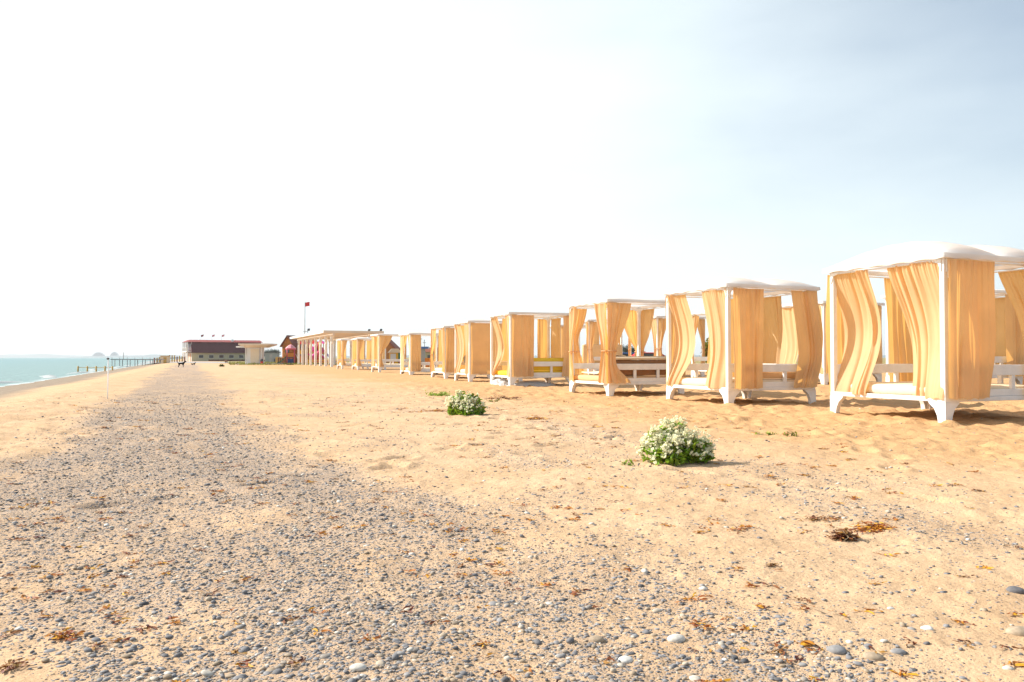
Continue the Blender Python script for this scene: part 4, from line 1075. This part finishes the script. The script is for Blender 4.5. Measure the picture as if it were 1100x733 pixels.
for k, (x, top, w, lab) in enumerate(((672, 369.5, 3.2, 'bushy grey-green tree seen through the waist-tied cabana'), (680, 371, 2.4, 'smaller rounded tree beside the bushy one seen through the waist-tied cabana'),
        (286, 375, 2.6, 'dark low tree over the edge of the grey hut closest to the white shelter'), (292.5, 374, 2.6, 'dark tree rising above the middle of the grey hut roof'), (297, 375.5, 1.8, 'small dark tree between the grey hut and the log house'))):
    tree(x, top, 165, w, lab, 'leaf_dull', 60 + k, group=G)
tree(759.5, 365.5, 42, 0.75, 'slender yellow-green shrub seen through the second-closest cabana', 'leaf_yellow', 91, 'tall_shrub', 'shrub')
# folded red parasol behind cabana two
zp = 31.5; r = empty('folded_parasol', (px(837, zp), zp, gh(px(837, zp), zp)), 0, 'folded red parasol on a thin pole behind the second-closest cabana', 'parasol')
m = MB(); m.tube([(0, 0, 0), (0, 0, 2.75)], .025, 8); m.build('pole', M['green'], r)
m = MB(); m.lathe([(.03, 1.5), (.11, 1.55), (.09, 2.0), (.06, 2.4), (.02, 2.68)], 10); m.build('canopy', M['red'], r)

# parked cars beyond
def car(x, Z, mk, rz, lab):
    X = px(x, Z); r = empty('parked_car', (X, Z, gh(X, Z)), rz, lab, 'car', 'cars parked behind the cabanas')
    m = MB(); m.prism([(-2.1, .35), (2.05, .35), (2.15, .62), (2.0, .85), (1.05, .95), (.45, 1.40), (-1.25, 1.42), (-1.95, .98), (-2.15, .9), (-2.15, .5)], 1, -.82, .82)
    o = m.build('body', M[mk], r); b = o.modifiers.new('b', 'BEVEL'); b.width = .07; b.segments = 3
    for s in (-1, 1):
        m = MB(); m.prism([(.85, .98), (.4, 1.33), (-1.15, 1.35), (-1.6, 1.0)], 1, s*.80, s*.835); m.build('window', M['glass_dark'], r)
    m = MB(); m.hexa([(1.02, -.7, 1.0), (1.06, -.7, 1.0), (1.06, .7, 1.0), (1.02, .7, 1.0)], [(.5, -.62, 1.38), (.54, -.62, 1.38), (.54, .62, 1.38), (.5, .62, 1.38)]); m.build('windscreen', M['glass_dark'], r)
    for wx in (-1.3, 1.3):
        for s in (-1, 1):
            m = MB(); m.prism([(wx + .32*math.cos(k*math.pi/9), .32 + .32*math.sin(k*math.pi/9)) for k in range(18)], 1, s*.66, s*.86); w = m.build('wheel', M['rubber'], r)
            m = MB(); m.prism([(wx + .19*math.cos(k*math.pi/9), .32 + .19*math.sin(k*math.pi/9)) for k in range(18)], 1, s*.862, s*.88); m.build('rim', M['grey'], w)
    for s in (-.6, .6):
        m = MB(); m.box((2.06, s - .16, .62), (2.17, s + .16, .75)); m.build('headlight', M['wall_white'], r)
car(701, 70, 'red', R(12), 'red car parked behind the waist-tied cabana')
car(679, 74, 'blue', R(6), 'blue car parked under the grey-green trees')
car(889, 62, 'dark_grey', R(80), 'dark grey car parked beyond the gap between the two closest cabanas')

# ------------------------------------------------------------------ the waterline: stake, railing, pier, fence
sx, sz = px(116, 19.4), 19.4
r = empty('marker_stake', (sx, sz, gh(sx, sz)), 0, 'thin white stake with a dark cap standing on the open sand', 'stake')
hs = pz(386.5, 19.4) - gh(sx, sz)
m = MB(); m.tube([(0, 0, -.1), (.01, 0, hs)], .014, 8); m.build('pole', M['white_cloth'], r)
m = MB(); m.lathe([(.02, hs), (.04, hs + .02), (.02, hs + .045)], 8); m.build('cap', M['dark_grey'], r)

Zr = 88.0; xs = [84, 94, 103.5, 113, 121]
zr = SEA_Z
r = empty('waterline_railing', (px(84, Zr), Zr, zr), 0, 'low yellow post railing running from the sand into the sea', 'railing')
for k, x in enumerate(xs):
    dx = px(x, Zr) - px(84, Zr)
    m = MB(); m.tube([(dx, 0, -.5), (dx, 0, .62)], .085, 8); m.build('post', M['ochre'], r)
L_ = px(121, Zr) - px(84, Zr)
m = MB(); m.tube([(L_*k/24, 0, .50 - .05*math.sin(k/6*math.pi % math.pi)) for k in range(25)], .028, 6); m.build('rope', M['ochre'], r)
def pier():
    Z = 138; x0, x1 = px(122, Z), px(176, Z); r = empty('pier', (x0, Z, SEA_Z), 0, 'thin dark pier on slender piles reaching out from the beach', 'pier')
    w = x1 - x0; d = 1.25
    m = MB(); m.box((-.2, -.6, d - .1), (w, .6, d + .06)); m.build('deck', M['pier_wood'], r)
    for k in range(7):
        x = w*k/6.6
        for s in (-.5, .5):
            m = MB(); m.tube([(x, s, -1), (x, s, d - .1)], .06, 8); m.build('pile', M['pier_wood'], r)
    for k in range(7):
        m = MB(); m.tube([(w*k/6.6, -.55, d + .06), (w*k/6.6, -.55, d + .35)], .03, 6); m.build('railing_post', M['pier_wood'], r)
    m = MB(); m.tube([(w*0.2, 0, d), (w*.2, 0, d + 1.2)], .05, 6); m.build('light_mast', M['pier_wood'], r)
pier()
def beach_fence():
    rs = random.Random(4)
    r = empty('timber_fence', (px(166, 150), 150, 0), 0, 'weathered timber fence between the pier and the cream building', 'fence')
    for k in range(13):
        x = 166 + k*2.7; Z = 150 + k*2.5; X = px(x, Z) - px(166, 150)
        z0 = gh(px(x, Z), Z)
        m = MB(); m.box((X - .1, Z - 150 - .1, z0 - .3), (X + .1, Z - 150 + .1, z0 + 1.25 + rs.uniform(-.2, .3))); m.build('post', M['ochre' if k % 3 else 'rust'], r)
        if k < 12:
            x2 = x + 2.7; Z2 = Z + 2.5; X2 = px(x2, Z2) - px(166, 150); zz0 = gh(px(x2, Z2), Z2)
            m = MB(); m.hexa([(X + .11, Z - 150, z0 + .75), (X2 - .11, Z2 - 150, zz0 + .75), (X2 - .11, Z2 - 149.95, zz0 + .75), (X + .11, Z - 149.95, z0 + .75)],
                             [(X + .11, Z - 150, z0 + .95), (X2 - .11, Z2 - 150, zz0 + .95), (X2 - .11, Z2 - 149.95, zz0 + .95), (X + .11, Z - 149.95, z0 + .95)]); m.build('rail', M['concrete'], r)
    b = empty('changing_booth', (px(177.5, 142), 142, gh(px(177.5, 142), 142) - .1), R(20), 'cream changing booth by the timber fence', 'booth')
    m = MB(); m.box((-.75, -.5, 0), (.75, .5, 1.35)); m.build('wall', M['cream'], b)
    m = MB(); m.box((-.85, -.6, 1.352), (.85, .6, 1.45)); m.build('roof', M['ochre'], b)
    m = MB(); m.box((-.25, -.53, 0), (.25, -.503, 1.15)); m.build('door', M['ochre'], b)
beach_fence()

# ------------------------------------------------------------------ dogs
def skin_body(name, mk, V, Ed, Rd, parent):
    me = bpy.data.meshes.new(name); me.from_pydata(V, Ed, []); me.update(); me.materials.append(M[mk])
    o = link(name, me, parent)
    o.modifiers.new('skin', 'SKIN'); sv = me.skin_vertices[0].data
    for i, r_ in enumerate(Rd): sv[i].radius = (r_, r_); sv[i].use_root = (i == 0)
    s = o.modifiers.new('sub', 'SUBSURF'); s.levels = 2; s.render_levels = 2
    for p_ in me.polygons: p_.use_smooth = True
    return o
def dog(x, y_, Z, rz, mk, lab, lying=False, k=1.0):
    X = px(x, Z); r = empty('dog', (X, Z, gh(X, Z)), rz, lab, 'dog', None); r.scale = (k, k, k)
    b = 0.22 if lying else 0.48
    V = [(-.26, 0, b), (-.05, 0, b + .0), (.22, 0, b + .01), (.36, 0, b + .12), (.43, 0, b + .24), (.52, 0, b + .23), (.62, 0, b + .19),      # 0..6 trunk, neck, head, muzzle
         (-.36, 0, b + .06), (-.46, 0, b + .18), (-.52, 0, b + .30)]                                                                        # 7..9 tail
    Ed = [(0, 1), (1, 2), (2, 3), (3, 4), (4, 5), (5, 6), (0, 7), (7, 8), (8, 9)]
    Rd = [.11, .105, .13, .085, .085, .065, .035, .04, .025, .018]
    for s in (-1, 1):
        n = len(V)
        if lying:
            V += [(-.24, s*.11, .12), (-.08, s*.15, .07), (-.26, s*.16, .03), (-.14, s*.16, .025), (.24, s*.09, .12), (.20, s*.12, .03), (.42, s*.12, .025)]
        else:
            V += [(-.26, s*.08, b - .12), (-.20, s*.09, .27), (-.33, s*.09, .15), (-.30, s*.09, .02), (.22, s*.07, b - .16), (.23, s*.08, .20), (.24, s*.08, .02)]
        Ed += [(0, n), (n, n+1), (n+1, n+2), (n+2, n+3), (2, n+4), (n+4, n+5), (n+5, n+6)]
        Rd += [.085, .06, .045, .042, .07, .05, .042]
    # ears
    for s in (-1, 1):
        n = len(V); V += [(.42, s*.05, b + .31), (.41, s*.07, b + .38)]; Ed += [(4, n), (n, n+1)]; Rd += [.03, .012]
    skin_body('body', mk, V, Ed, Rd, r)
    e = MB()
    for s in (-1, 1): e.lathe([(.001, -.012), (.012, 0), (.001, .012)], 8, (.515, s*.055, b + .265))
    e.build('eyes', M['dark_grey'], r)
    return r
dog(194.8, 395, 80, R(18), 'black_fur', 'black dog standing side-on with its tail raised on the sand', False, .80)
dog(207.5, 391.5, 104, R(8), 'black_fur', 'black dog lying down on the sand in front of the promenade', True, .62)
dog(243, 388, 135, R(150), 'brown_fur', 'small brown dog by the end of the promenade path', False, .8)

# ------------------------------------------------------------------ plants on the sand
def sea_kale(x, y, lobes, h, nlf, per, lab, seed, bare, fs=1.0):
    """lobes: (dx, dy, radius, height) mounds that make up the plant; bare(p) -> chance that a flower head is left out there"""
    rs = np.random.default_rng(seed); z0 = gh(x, y)
    r = empty('sea_kale', (x, y, z0), 0, lab, 'flowering plant')
    st = MB(); ends = []
    for (lx, ly, lr, lh) in lobes:
        for k in range(int(16 + 130*lr)):
            a = rs.uniform(0, 6.283); q = math.sqrt(rs.uniform(0.0, 1)); rr_ = lr*rs.uniform(.8, 1.15)
            ex, ey = lx + math.cos(a)*q*rr_, ly + math.sin(a)*q*rr_
            ez = lh*(1.0 - 0.70*q*q)*rs.uniform(.78, 1.12)
            st.tube([(lx*.4, ly*.4, -.02), (lx*.6 + ex*.35, ly*.6 + ey*.35, ez*.55), (ex, ey, ez)], [.006, .004, .0025], 5); ends.append((ex, ey, ez))
    st.build('stems', M['stem'], r)
    V = []; Fc = []
    for k in range(nlf):
        lx, ly, lr, lh = lobes[rs.integers(0, len(lobes))]
        a = rs.uniform(0, 6.283); q = math.sqrt(rs.uniform(0, 1))*1.02; c = Vector((lx + math.cos(a)*q*lr, ly + math.sin(a)*q*lr, lh*(1.0 - .70*q*q)*rs.uniform(.06, 1.04)))
        d = Vector((math.cos(a) + rs.normal(0, .6), math.sin(a) + rs.normal(0, .6), rs.uniform(-.1, 1.1))).normalized(); s = d.cross(Vector((rs.normal(), rs.normal(), 1.2))).normalized()
        l_ = rs.uniform(.018, .050)*fs; w_ = l_*rs.uniform(.3, .5); up = s.cross(d)*l_*.18
        b = len(V)
        V += [c - d*l_, c - d*l_*.2 + s*w_ + up, c + d*l_*.5 + s*w_*.8 + up, c + d*l_, c + d*l_*.5 - s*w_*.8 + up, c - d*l_*.2 - s*w_ + up, c]
        Fc += [(b, b+1, b+6), (b+1, b+2, b+6), (b+2, b+3, b+6), (b+3, b+4, b+6), (b+4, b+5, b+6), (b+5, b, b+6)]
    link('leaves', np_mesh('leaves', [tuple(v) for v in V], Fc, M['leaf'], True), r)
    V = []; Fc = []
    heads = list(ends)
    for e in ends:
        for _ in range(2): heads.append((e[0] + rs.normal(0, .03)*fs, e[1] + rs.normal(0, .022)*fs, e[2] - abs(rs.normal(0, .03))))
    for hx, hy, hz_ in heads:
        if rs.uniform() < bare(hx, hy, hz_): continue
        cr_ = rs.uniform(.010, .030)*fs
        for q in range(int(per*rs.uniform(.5, 1.5))):
            c = Vector((hx, hy, hz_)) + Vector(rs.normal(0, 1, 3))*cr_*.8
            n = Vector((rs.normal(-.2, .6), rs.normal(-.3, .6), 1)).normalized(); t1 = n.cross(Vector((1, .3, 0))).normalized(); t2 = n.cross(t1)
            s = rs.uniform(.010, .0175)*fs; ro = rs.uniform(0, 1.57)
            a1 = t1*math.cos(ro) + t2*math.sin(ro); a2 = n.cross(a1)
            for dd, ee in ((a1, a2), (a2, a1)):
                b = len(V); V += [c - dd*s - ee*s*.42 + n*s*.4, c + dd*s - ee*s*.42 + n*s*.4, c + dd*s + ee*s*.42 + n*s*.4, c - dd*s + ee*s*.42 + n*s*.4]; Fc.append((b, b+1, b+2, b+3))
            b = len(V); V += [c + n*s*1.1, c + a1*s*.7 - n*s*.3, c + a2*s*.7 - n*s*.3, c - a1*s*.7 - n*s*.3]; Fc += [(b, b+1, b+2), (b, b+2, b+3), (b, b+3, b+1)]
    me = bpy.data.meshes.new('flowers'); me.from_pydata([tuple(v) for v in V], [], Fc); me.update(); me.materials.append(M['petal'])
    link('flowers', me, r)
Zb = F/113
sea_kale(px(721, Zb), Zb, [(-.13, -.02, .17, .33), (.03, .06, .19, .40), (-.05, -.12, .16, .24), (.15, -.04, .16, .28), (.26, .0, .10, .20), (.33, .05, .07, .22)], .4, 1300, 7,
    'large bush covered in white flowers growing on the open sand', 3, lambda X_, Y_, Z_: .9 if (X_ > .03 and X_ < .22 and Z_ < .17) else (.55 if X_ > .24 else .16))
Zb = F/63
sea_kale(px(501, Zb), Zb, [(-.06, .0, .22, .39), (.10, .02, .20, .36), (-.16, -.05, .14, .30), (.02, -.12, .20, .20)], .42, 1300, 8,
    'smaller green bush with white flowers only on its top', 4, lambda X_, Y_, Z_: .05 if Z_ > .19 + .25*max(X_, 0) else .75, 1.25)
def ground_plant(x, y, w, d, h, n, mk, lab, seed, size=.03, name='low_plant'):
    rs = np.random.default_rng(seed); V = []; Fc = []
    r = empty(name, (x, y, gh(x, y)), 0, lab, 'plant')
    k_ = 7; cs = [(rs.uniform(-.8, .8)*w, rs.uniform(-.8, .8)*d) for _ in range(k_)]
    for i in range(n):
        cx, cy = cs[rs.integers(0, k_)]
        c = Vector((cx + rs.normal(0, .18)*w, cy + rs.normal(0, .18)*d, abs(rs.normal(0, .5))*h))
        a = rs.uniform(0, 6.28); dd = Vector((math.cos(a), math.sin(a), rs.uniform(.1, 1.2))).normalized(); s = dd.cross(Vector((0, 0, 1))).normalized(); l_ = size*rs.uniform(.6, 1.4)
        b = len(V); V += [c - dd*l_, c + s*l_*.4, c + dd*l_, c - s*l_*.4]; Fc.append((b, b+1, b+2, b+3))
    link('leaves', np_mesh('leaves', [tuple(v) for v in V], Fc, M[mk], False), r)
    st = MB()
    for cx, cy in cs[:5]: st.tube([(cx, cy, -.02), (cx*.98, cy + .005, h*.6)], .004, 5)
    st.build('stems', M['stem'], r)
def gp(x, y): Z = F/(y - 384.0); return px(x, Z), Z
X, Y = gp(674, 500); ground_plant(X, Y, .075, .06, .07, 46, 'leaf', 'tiny leafy sprig beside the large flowering bush', 71, .022, 'leafy_sprig')
X, Y = gp(470, 426); ground_plant(X, Y, .36, .30, .10, 420, 'leaf', 'flat green creeping plant on the sand near the smaller flowering bush', 72, .03, 'creeping_plant')
X, Y = gp(503, 447.5); ground_plant(X, Y, .26, .12, .05, 300, 'leaf_yellow', 'yellow-green leaves spreading at the foot of the smaller flowering bush', 73, .025, 'creeping_plant')
X, Y = gp(824, 467); ground_plant(X, Y, .14, .09, .05, 90, 'leaf', 'low green sprouts on bare sand before the second-closest cabana', 74, .022, 'sprouts')
X, Y = gp(848, 470); ground_plant(X, Y, .10, .07, .05, 60, 'leaf_yellow', 'smaller yellowish sprouts on bare sand before the second-closest cabana', 75, .02, 'sprouts')
X, Y = gp(531, 432); ground_plant(X, Y, .16, .08, .05, 80, 'leaf_yellow', 'yellowish creeping plant beside dark seaweed, uphill of the smaller flowering bush', 76, .025, 'creeping_plant')
for k, (x, y, w, lab) in enumerate(((266, 391.5, .8, 'green tuft at the seaward foot of the white shelter'), (287, 391.3, .5, 'green tuft between the white shelter and the slide'), (311, 392.2, .5, 'green tuft at the foot of the pink gazebo'), (238.5, 394, .35, 'lone green tuft on the sand in front of the cream building'))):
    X, Y = gp(x, y); ground_plant(X, Y, w*.7, .4, .18, 200, 'leaf_yellow', lab, 80 + k, .12, 'grass_tuft')
# yellow-green grass on the verge in front of the buildings and the pergola
def verge():
    rs = np.random.default_rng(5); n = 5200
    x = rs.uniform(246, 375, n); Z = rs.uniform(104, 150, n); X = (x - 550)*Z/F
    keep = fbm(X*.5, Z*.3, 61, 3) > .47; X, Z = X[keep], Z[keep]; n = len(X)
    a = rs.uniform(0, 6.28, n); h = rs.uniform(.08, .30, n); w = .05
    B = np.stack([X, Z, np.zeros(n)], 1); dx = np.stack([np.cos(a)*w, np.sin(a)*w, 0*a], 1); up = np.stack([rs.normal(0, .08, n), rs.normal(0, .08, n), h], 1)
    V = np.stack([B - dx, B + dx, B + up + dx*.2, B + up - dx*.2], 1).reshape(-1, 3)
    o = link('verge_grass', np_mesh('verge_grass', V, np.arange(4*n).reshape(-1, 4), M['leaf_yellow'], False)); tag(o, 'patchy yellow-green grass along the top of the beach', 'grass', kind='stuff')
verge()

# ------------------------------------------------------------------ pebbles
def ico(sub):
    import bmesh
    bm = bmesh.new(); bmesh.ops.create_icosphere(bm, subdivisions=sub, radius=1.0); bm.verts.ensure_lookup_table()
    V = np.array([v.co[:] for v in bm.verts]); Fc = np.array([[v.index for v in f.verts] for f in bm.faces]); bm.free(); return V, Fc
pm = bpy.data.materials.new('pebble'); pm.use_nodes = True
def pebble_material():
    t = pm.node_tree; l = t.links.new; p = t.nodes['Principled BSDF']; p.inputs['Roughness'].default_value = .75; p.inputs['Specular IOR Level'].default_value = .25
    at = N(t, 'ShaderNodeAttribute'); at.attribute_name = 'tint'
    crm = N(t, 'ShaderNodeValToRGB'); e = crm.color_ramp.elements
    e[0].position = 0; e[0].color = (.085, .085, .09, 1); e[1].position = 1; e[1].color = (.66, .63, .58, 1)
    for pos, c in ((.2, (.165, .158, .163)), (.45, (.25, .243, .248)), (.58, (.30, .285, .275)), (.68, (.31, .24, .17)), (.82, (.40, .31, .22)), (.93, (.52, .46, .38))):
        q = e.new(pos); q.color = (*c, 1)
    l(at.outputs['Fac'], crm.inputs[0])
    co = N(t, 'ShaderNodeTexCoord'); nz_ = N(t, 'ShaderNodeTexNoise'); nz_.inputs['Scale'].default_value = 60; nz_.inputs['Detail'].default_value = 4; l(co.outputs['Object'], nz_.inputs['Vector'])
    mr = N(t, 'ShaderNodeMapRange'); mr.inputs[1].default_value = .3; mr.inputs[2].default_value = .7; mr.inputs[3].default_value = .78; mr.inputs[4].default_value = 1.2; l(nz_.outputs['Fac'], mr.inputs[0])
    hs_ = N(t, 'ShaderNodeHueSaturation'); l(crm.outputs[0], hs_.inputs['Color']); l(mr.outputs[0], hs_.inputs['Value']); l(hs_.outputs[0], p.inputs['Base Color'])
pebble_material()
def pebble_field(name, X, Y, S, sub, seed, label):
    rs = np.random.default_rng(seed); n = len(X); BV, BF = ico(sub); nv = len(BV)
    var = []
    for k in range(10):
        q = BV.copy(); f1 = rs.normal(0, 1, (4, 3)); ph = rs.uniform(0, 6.28, 4)
        d = sum(np.sin(q @ f1[i]*1.6 + ph[i]) for i in range(4))*.07
        var.append(q*(1 + d)[:, None])
    var = np.array(var)[rs.integers(0, 10, n)]
    ax = np.stack([S, S*rs.uniform(.6, .95, n), S*rs.uniform(.28, .6, n)], 1)*.5
    V = var*ax[:, None, :]
    a = rs.uniform(0, 6.283, n); ca, sa = np.cos(a), np.sin(a); tl = rs.normal(0, .16, n); ct, st = np.cos(tl), np.sin(tl)
    x, y, z = V[..., 0], V[..., 1], V[..., 2]
    x, z = x*ct[:, None] + z*st[:, None], -x*st[:, None] + z*ct[:, None]
    x, y = x*ca[:, None] - y*sa[:, None], x*sa[:, None] + y*ca[:, None]
    Zg = ground_h(X, Y) + ax[:, 2]*rs.uniform(-.45, .65, n)
    P = np.stack([x + X[:, None], y + Y[:, None], z + Zg[:, None]], -1).reshape(-1, 3)
    Fc = (BF[None] + (np.arange(n)*nv)[:, None, None]).reshape(-1, 3)
    me = np_mesh(name, P, Fc, pm, True)
    tint = rs.beta(1.6, 1.9, n); big = S > np.quantile(S, .9); tint = np.where(big & (rs.uniform(0, 1, n) < .3), rs.uniform(.7, 1, n), tint)
    white = rs.uniform(0, 1, n) < .018; tint = np.where(white, rs.uniform(.93, 1, n), tint)
    at = me.attributes.new('tint', 'FLOAT', 'POINT'); at.data.foreach_set('value', np.repeat(tint, nv).astype(np.float32))
    o = link(name, me); tag(o, label, 'pebbles', kind='stuff'); return o
def scatter(n, r0, r1, seed, size_mu, grow, mind=0.0):
    rs = np.random.default_rng(seed)
    r = np.exp(rs.uniform(math.log(r0), math.log(r1), n)) if r1 > 3.2 else np.sqrt(rs.uniform(r0**2, r1**2, n))
    a = rs.uniform(R(-40), R(40), n); X, Y = r*np.sin(a), r*np.cos(a)
    d = gravel_density(X, Y); keep = rs.uniform(0, 1, n) < d
    X, Y, r = X[keep], Y[keep], r[keep]
    S = size_mu*np.exp(rs.normal(0, .44, len(X)))*np.maximum(1, r/3)**grow
    S = np.clip(S, .006, .042)
    return X, Y, S
pebble_field('near_pebbles', *scatter(26000, 1.75, 3.2, 101, .0108, .3), 2, 1, 'grey and brown pebbles covering the closest sand')
pebble_field('pebble_bank', *scatter(105000, 3.2, 24, 102, .0112, .42), 1, 2, 'long bank of grey pebbles running down the beach')

# the few large stones one can pick out
big = [(725, 691, .05, .97, 'round pale stone in the pebbles, larger of the two cream ones at the bottom'), (671, 709, .042, 1.0, 'pale oval stone beside a crumb of orange seaweed at the bottom'),
       (993, 682, .034, 1.0, 'bright white stone on the sand near the pebble edge'), (962, 705, .042, .5, 'smooth blue-grey stone below the bright white one'), (936, 710, .05, .78, 'flat tan stone among grey pebbles beside the blue-grey one'),
       (895, 704, .05, .5, 'broad grey stone with dark pebbles clustered under it'), (1088, 639, .06, .15, 'dark flat stone half buried in the sand'), (1092, 684, .07, .8, 'large tan slab-like stone lying below the dark flat one'),
       (705, 659, .03, .9, 'small creamy stone above the two large pale ones'), (954, 657, .022, 1.0, 'small white chip on clear sand'), (386, 728, .04, .97, 'pale stone at the very bottom among grey pebbles'),
       (640, 690, .045, .76, 'olive tan stone left of the round pale stone')]
for k, (x, y, s, tn, lab) in enumerate(big):
    X, Y = gp(x, y); rs = np.random.default_rng(300 + k); BV, BF = ico(3); f1 = rs.normal(0, 1, (4, 3)); q = BV*(1 + sum(np.sin(BV @ f1[i]*1.5 + i) for i in range(4))*.05)[:, None]
    q = q*np.array([s, s*.78, s*.5])*.62
    me = np_mesh('stone', q, BF, pm, True); at = me.attributes.new('tint', 'FLOAT', 'POINT'); at.data.foreach_set('value', np.full(len(q), tn, np.float32))
    o = link('stone', me, None, (X, Y, gh(X, Y) + s*.03)); o.rotation_euler = (0, 0, rs.uniform(-.5, .5)); tag(o, lab, 'stone')

# ------------------------------------------------------------------ dried seaweed
def ribbons(mb, cx, cy, w, d, h, n, rs, size=.03):
    for k in range(n):
        x = cx + max(-.8, min(.8, rs.gauss(0, .4)))*w; y = cy + max(-.8, min(.8, rs.gauss(0, .4)))*d; z = gh(x, y) + abs(rs.gauss(0, .45))*h + .003
        a = rs.uniform(0, 6.28); l_ = size*rs.uniform(.6, 1.6); wd = size*rs.uniform(.10, .24); P = []
        cu = rs.uniform(-1.5, 1.5); b = a
        px_, py_, pz_ = x, y, z
        for i in range(5):
            nx_, ny_ = -math.sin(b)*wd, math.cos(b)*wd; tw = math.sin(i*1.2 + k)*wd*.8
            P.append([(px_ - nx_, py_ - ny_, pz_ - tw*.4), (px_ + nx_, py_ + ny_, pz_ + tw + .002)])
            px_ += math.cos(b)*l_*.45; py_ += math.sin(b)*l_*.45; pz_ += rs.uniform(-.2, .25)*l_*.4; b += cu*.4
        mb.grid(P)
rsd = random.Random(17)
def weed(x, y, w, d, h, n, mk, lab, size=.03):
    X, Y = gp(x, y); mb = MB(); ribbons(mb, X, Y, w, d, h, n, rsd, size)
    z = gh(X, Y); mb.v = [(a - X, b - Y, c - z) for a, b, c in mb.v]
    o = mb.build('dried_seaweed', M[mk], None, (X, Y, z)); tag(o, lab, 'seaweed'); return o
weed(905, 582, .07, .05, .05, 210, 'seaweed_dark', 'dark brown clump of dried seaweed with a pale stick', .02)
weed(937, 573, .13, .10, .025, 190, 'seaweed', 'thin orange patch of dried seaweed beside the dark clump', .018)
weed(880, 562, .16, .06, .02, 70, 'seaweed_dark', 'scattered brown seaweed above the dark clump', .018)
weed(72, 682, .07, .05, .018, 46, 'seaweed', 'orange seaweed scrap on dark stones at the sandy side of the pebbles', .02)
weed(18, 718, .05, .02, .015, 30, 'seaweed_dark', 'short dark orange strand lying on bare sand in the closest corner', .02)
weed(540, 430, .5, .16, .05, 120, 'seaweed_dark', 'dark streak of dried seaweed uphill of the smaller flowering bush', .05)
weed(575, 452, .22, .12, .04, 70, 'seaweed', 'orange seaweed crumbs on the sand between the two flowering bushes', .04)
weed(465, 443, .5, .12, .03, 90, 'seaweed', 'long thin line of seaweed seaward of the smaller flowering bush', .04)
sk = MB(); X, Y = gp(910, 584); sk.tube([(-.03, -.012, .006), (0, 0, .02), (-.022, .035, .05)], [.0035, .003, .002], 5)
o = sk.build('pale_stick', M['straw'], None, (X, Y, gh(X, Y))); tag(o, 'short pale stick poking out of the dark seaweed clump', 'stick')
def scraps(name, mk, n, seed, lab):
    rs = random.Random(seed); nr = np.random.default_rng(seed); mb = MB(); k = 0
    while k < n:
        r_ = math.exp(nr.uniform(math.log(2.0), math.log(20))); a = nr.uniform(-.68, .68); x, y = r_*math.sin(a), r_*math.cos(a)
        u, v = uv_of(x, y)
        if v > 8 or v < -2.2: continue
        g = float(fbm(np.array([u*.8]), np.array([v*1.4]), 71, 3)[0])
        if g < .50 and rs.random() < .75: continue
        ribbons(mb, x, y, .02 + .005*r_, .015, .008, rs.randint(2, 9), rs, .013 + .0016*r_); k += 1
    o = mb.build(name, M[mk], None); tag(o, lab, 'seaweed', kind='stuff')
scraps('seaweed_scraps', 'seaweed', 420, 5, 'orange crumbs of dried seaweed strewn over the sand')
scraps('dark_seaweed_scraps', 'seaweed_dark', 190, 6, 'dark brown crumbs of dried seaweed strewn over the sand')

# ------------------------------------------------------------------ haze
hz = MB(); hz.box((-5200, -40, -9.5), (5200, 5200, 60))
hm = bpy.data.materials.new('haze'); hm.use_nodes = True; t = hm.node_tree; t.nodes.clear()
ho = N(t, 'ShaderNodeOutputMaterial'); pv = N(t, 'ShaderNodeVolumePrincipled'); pv.inputs['Color'].default_value = (.93, .96, 1.0, 1); pv.inputs['Density'].default_value = .00024; pv.inputs['Anisotropy'].default_value = .2
t.links.new(pv.outputs[0], ho.inputs['Volume'])
USE_HAZE = True
if USE_HAZE:
    o = hz.build('haze', hm); tag(o, 'pale sea haze over the beach', 'haze', kind='stuff')
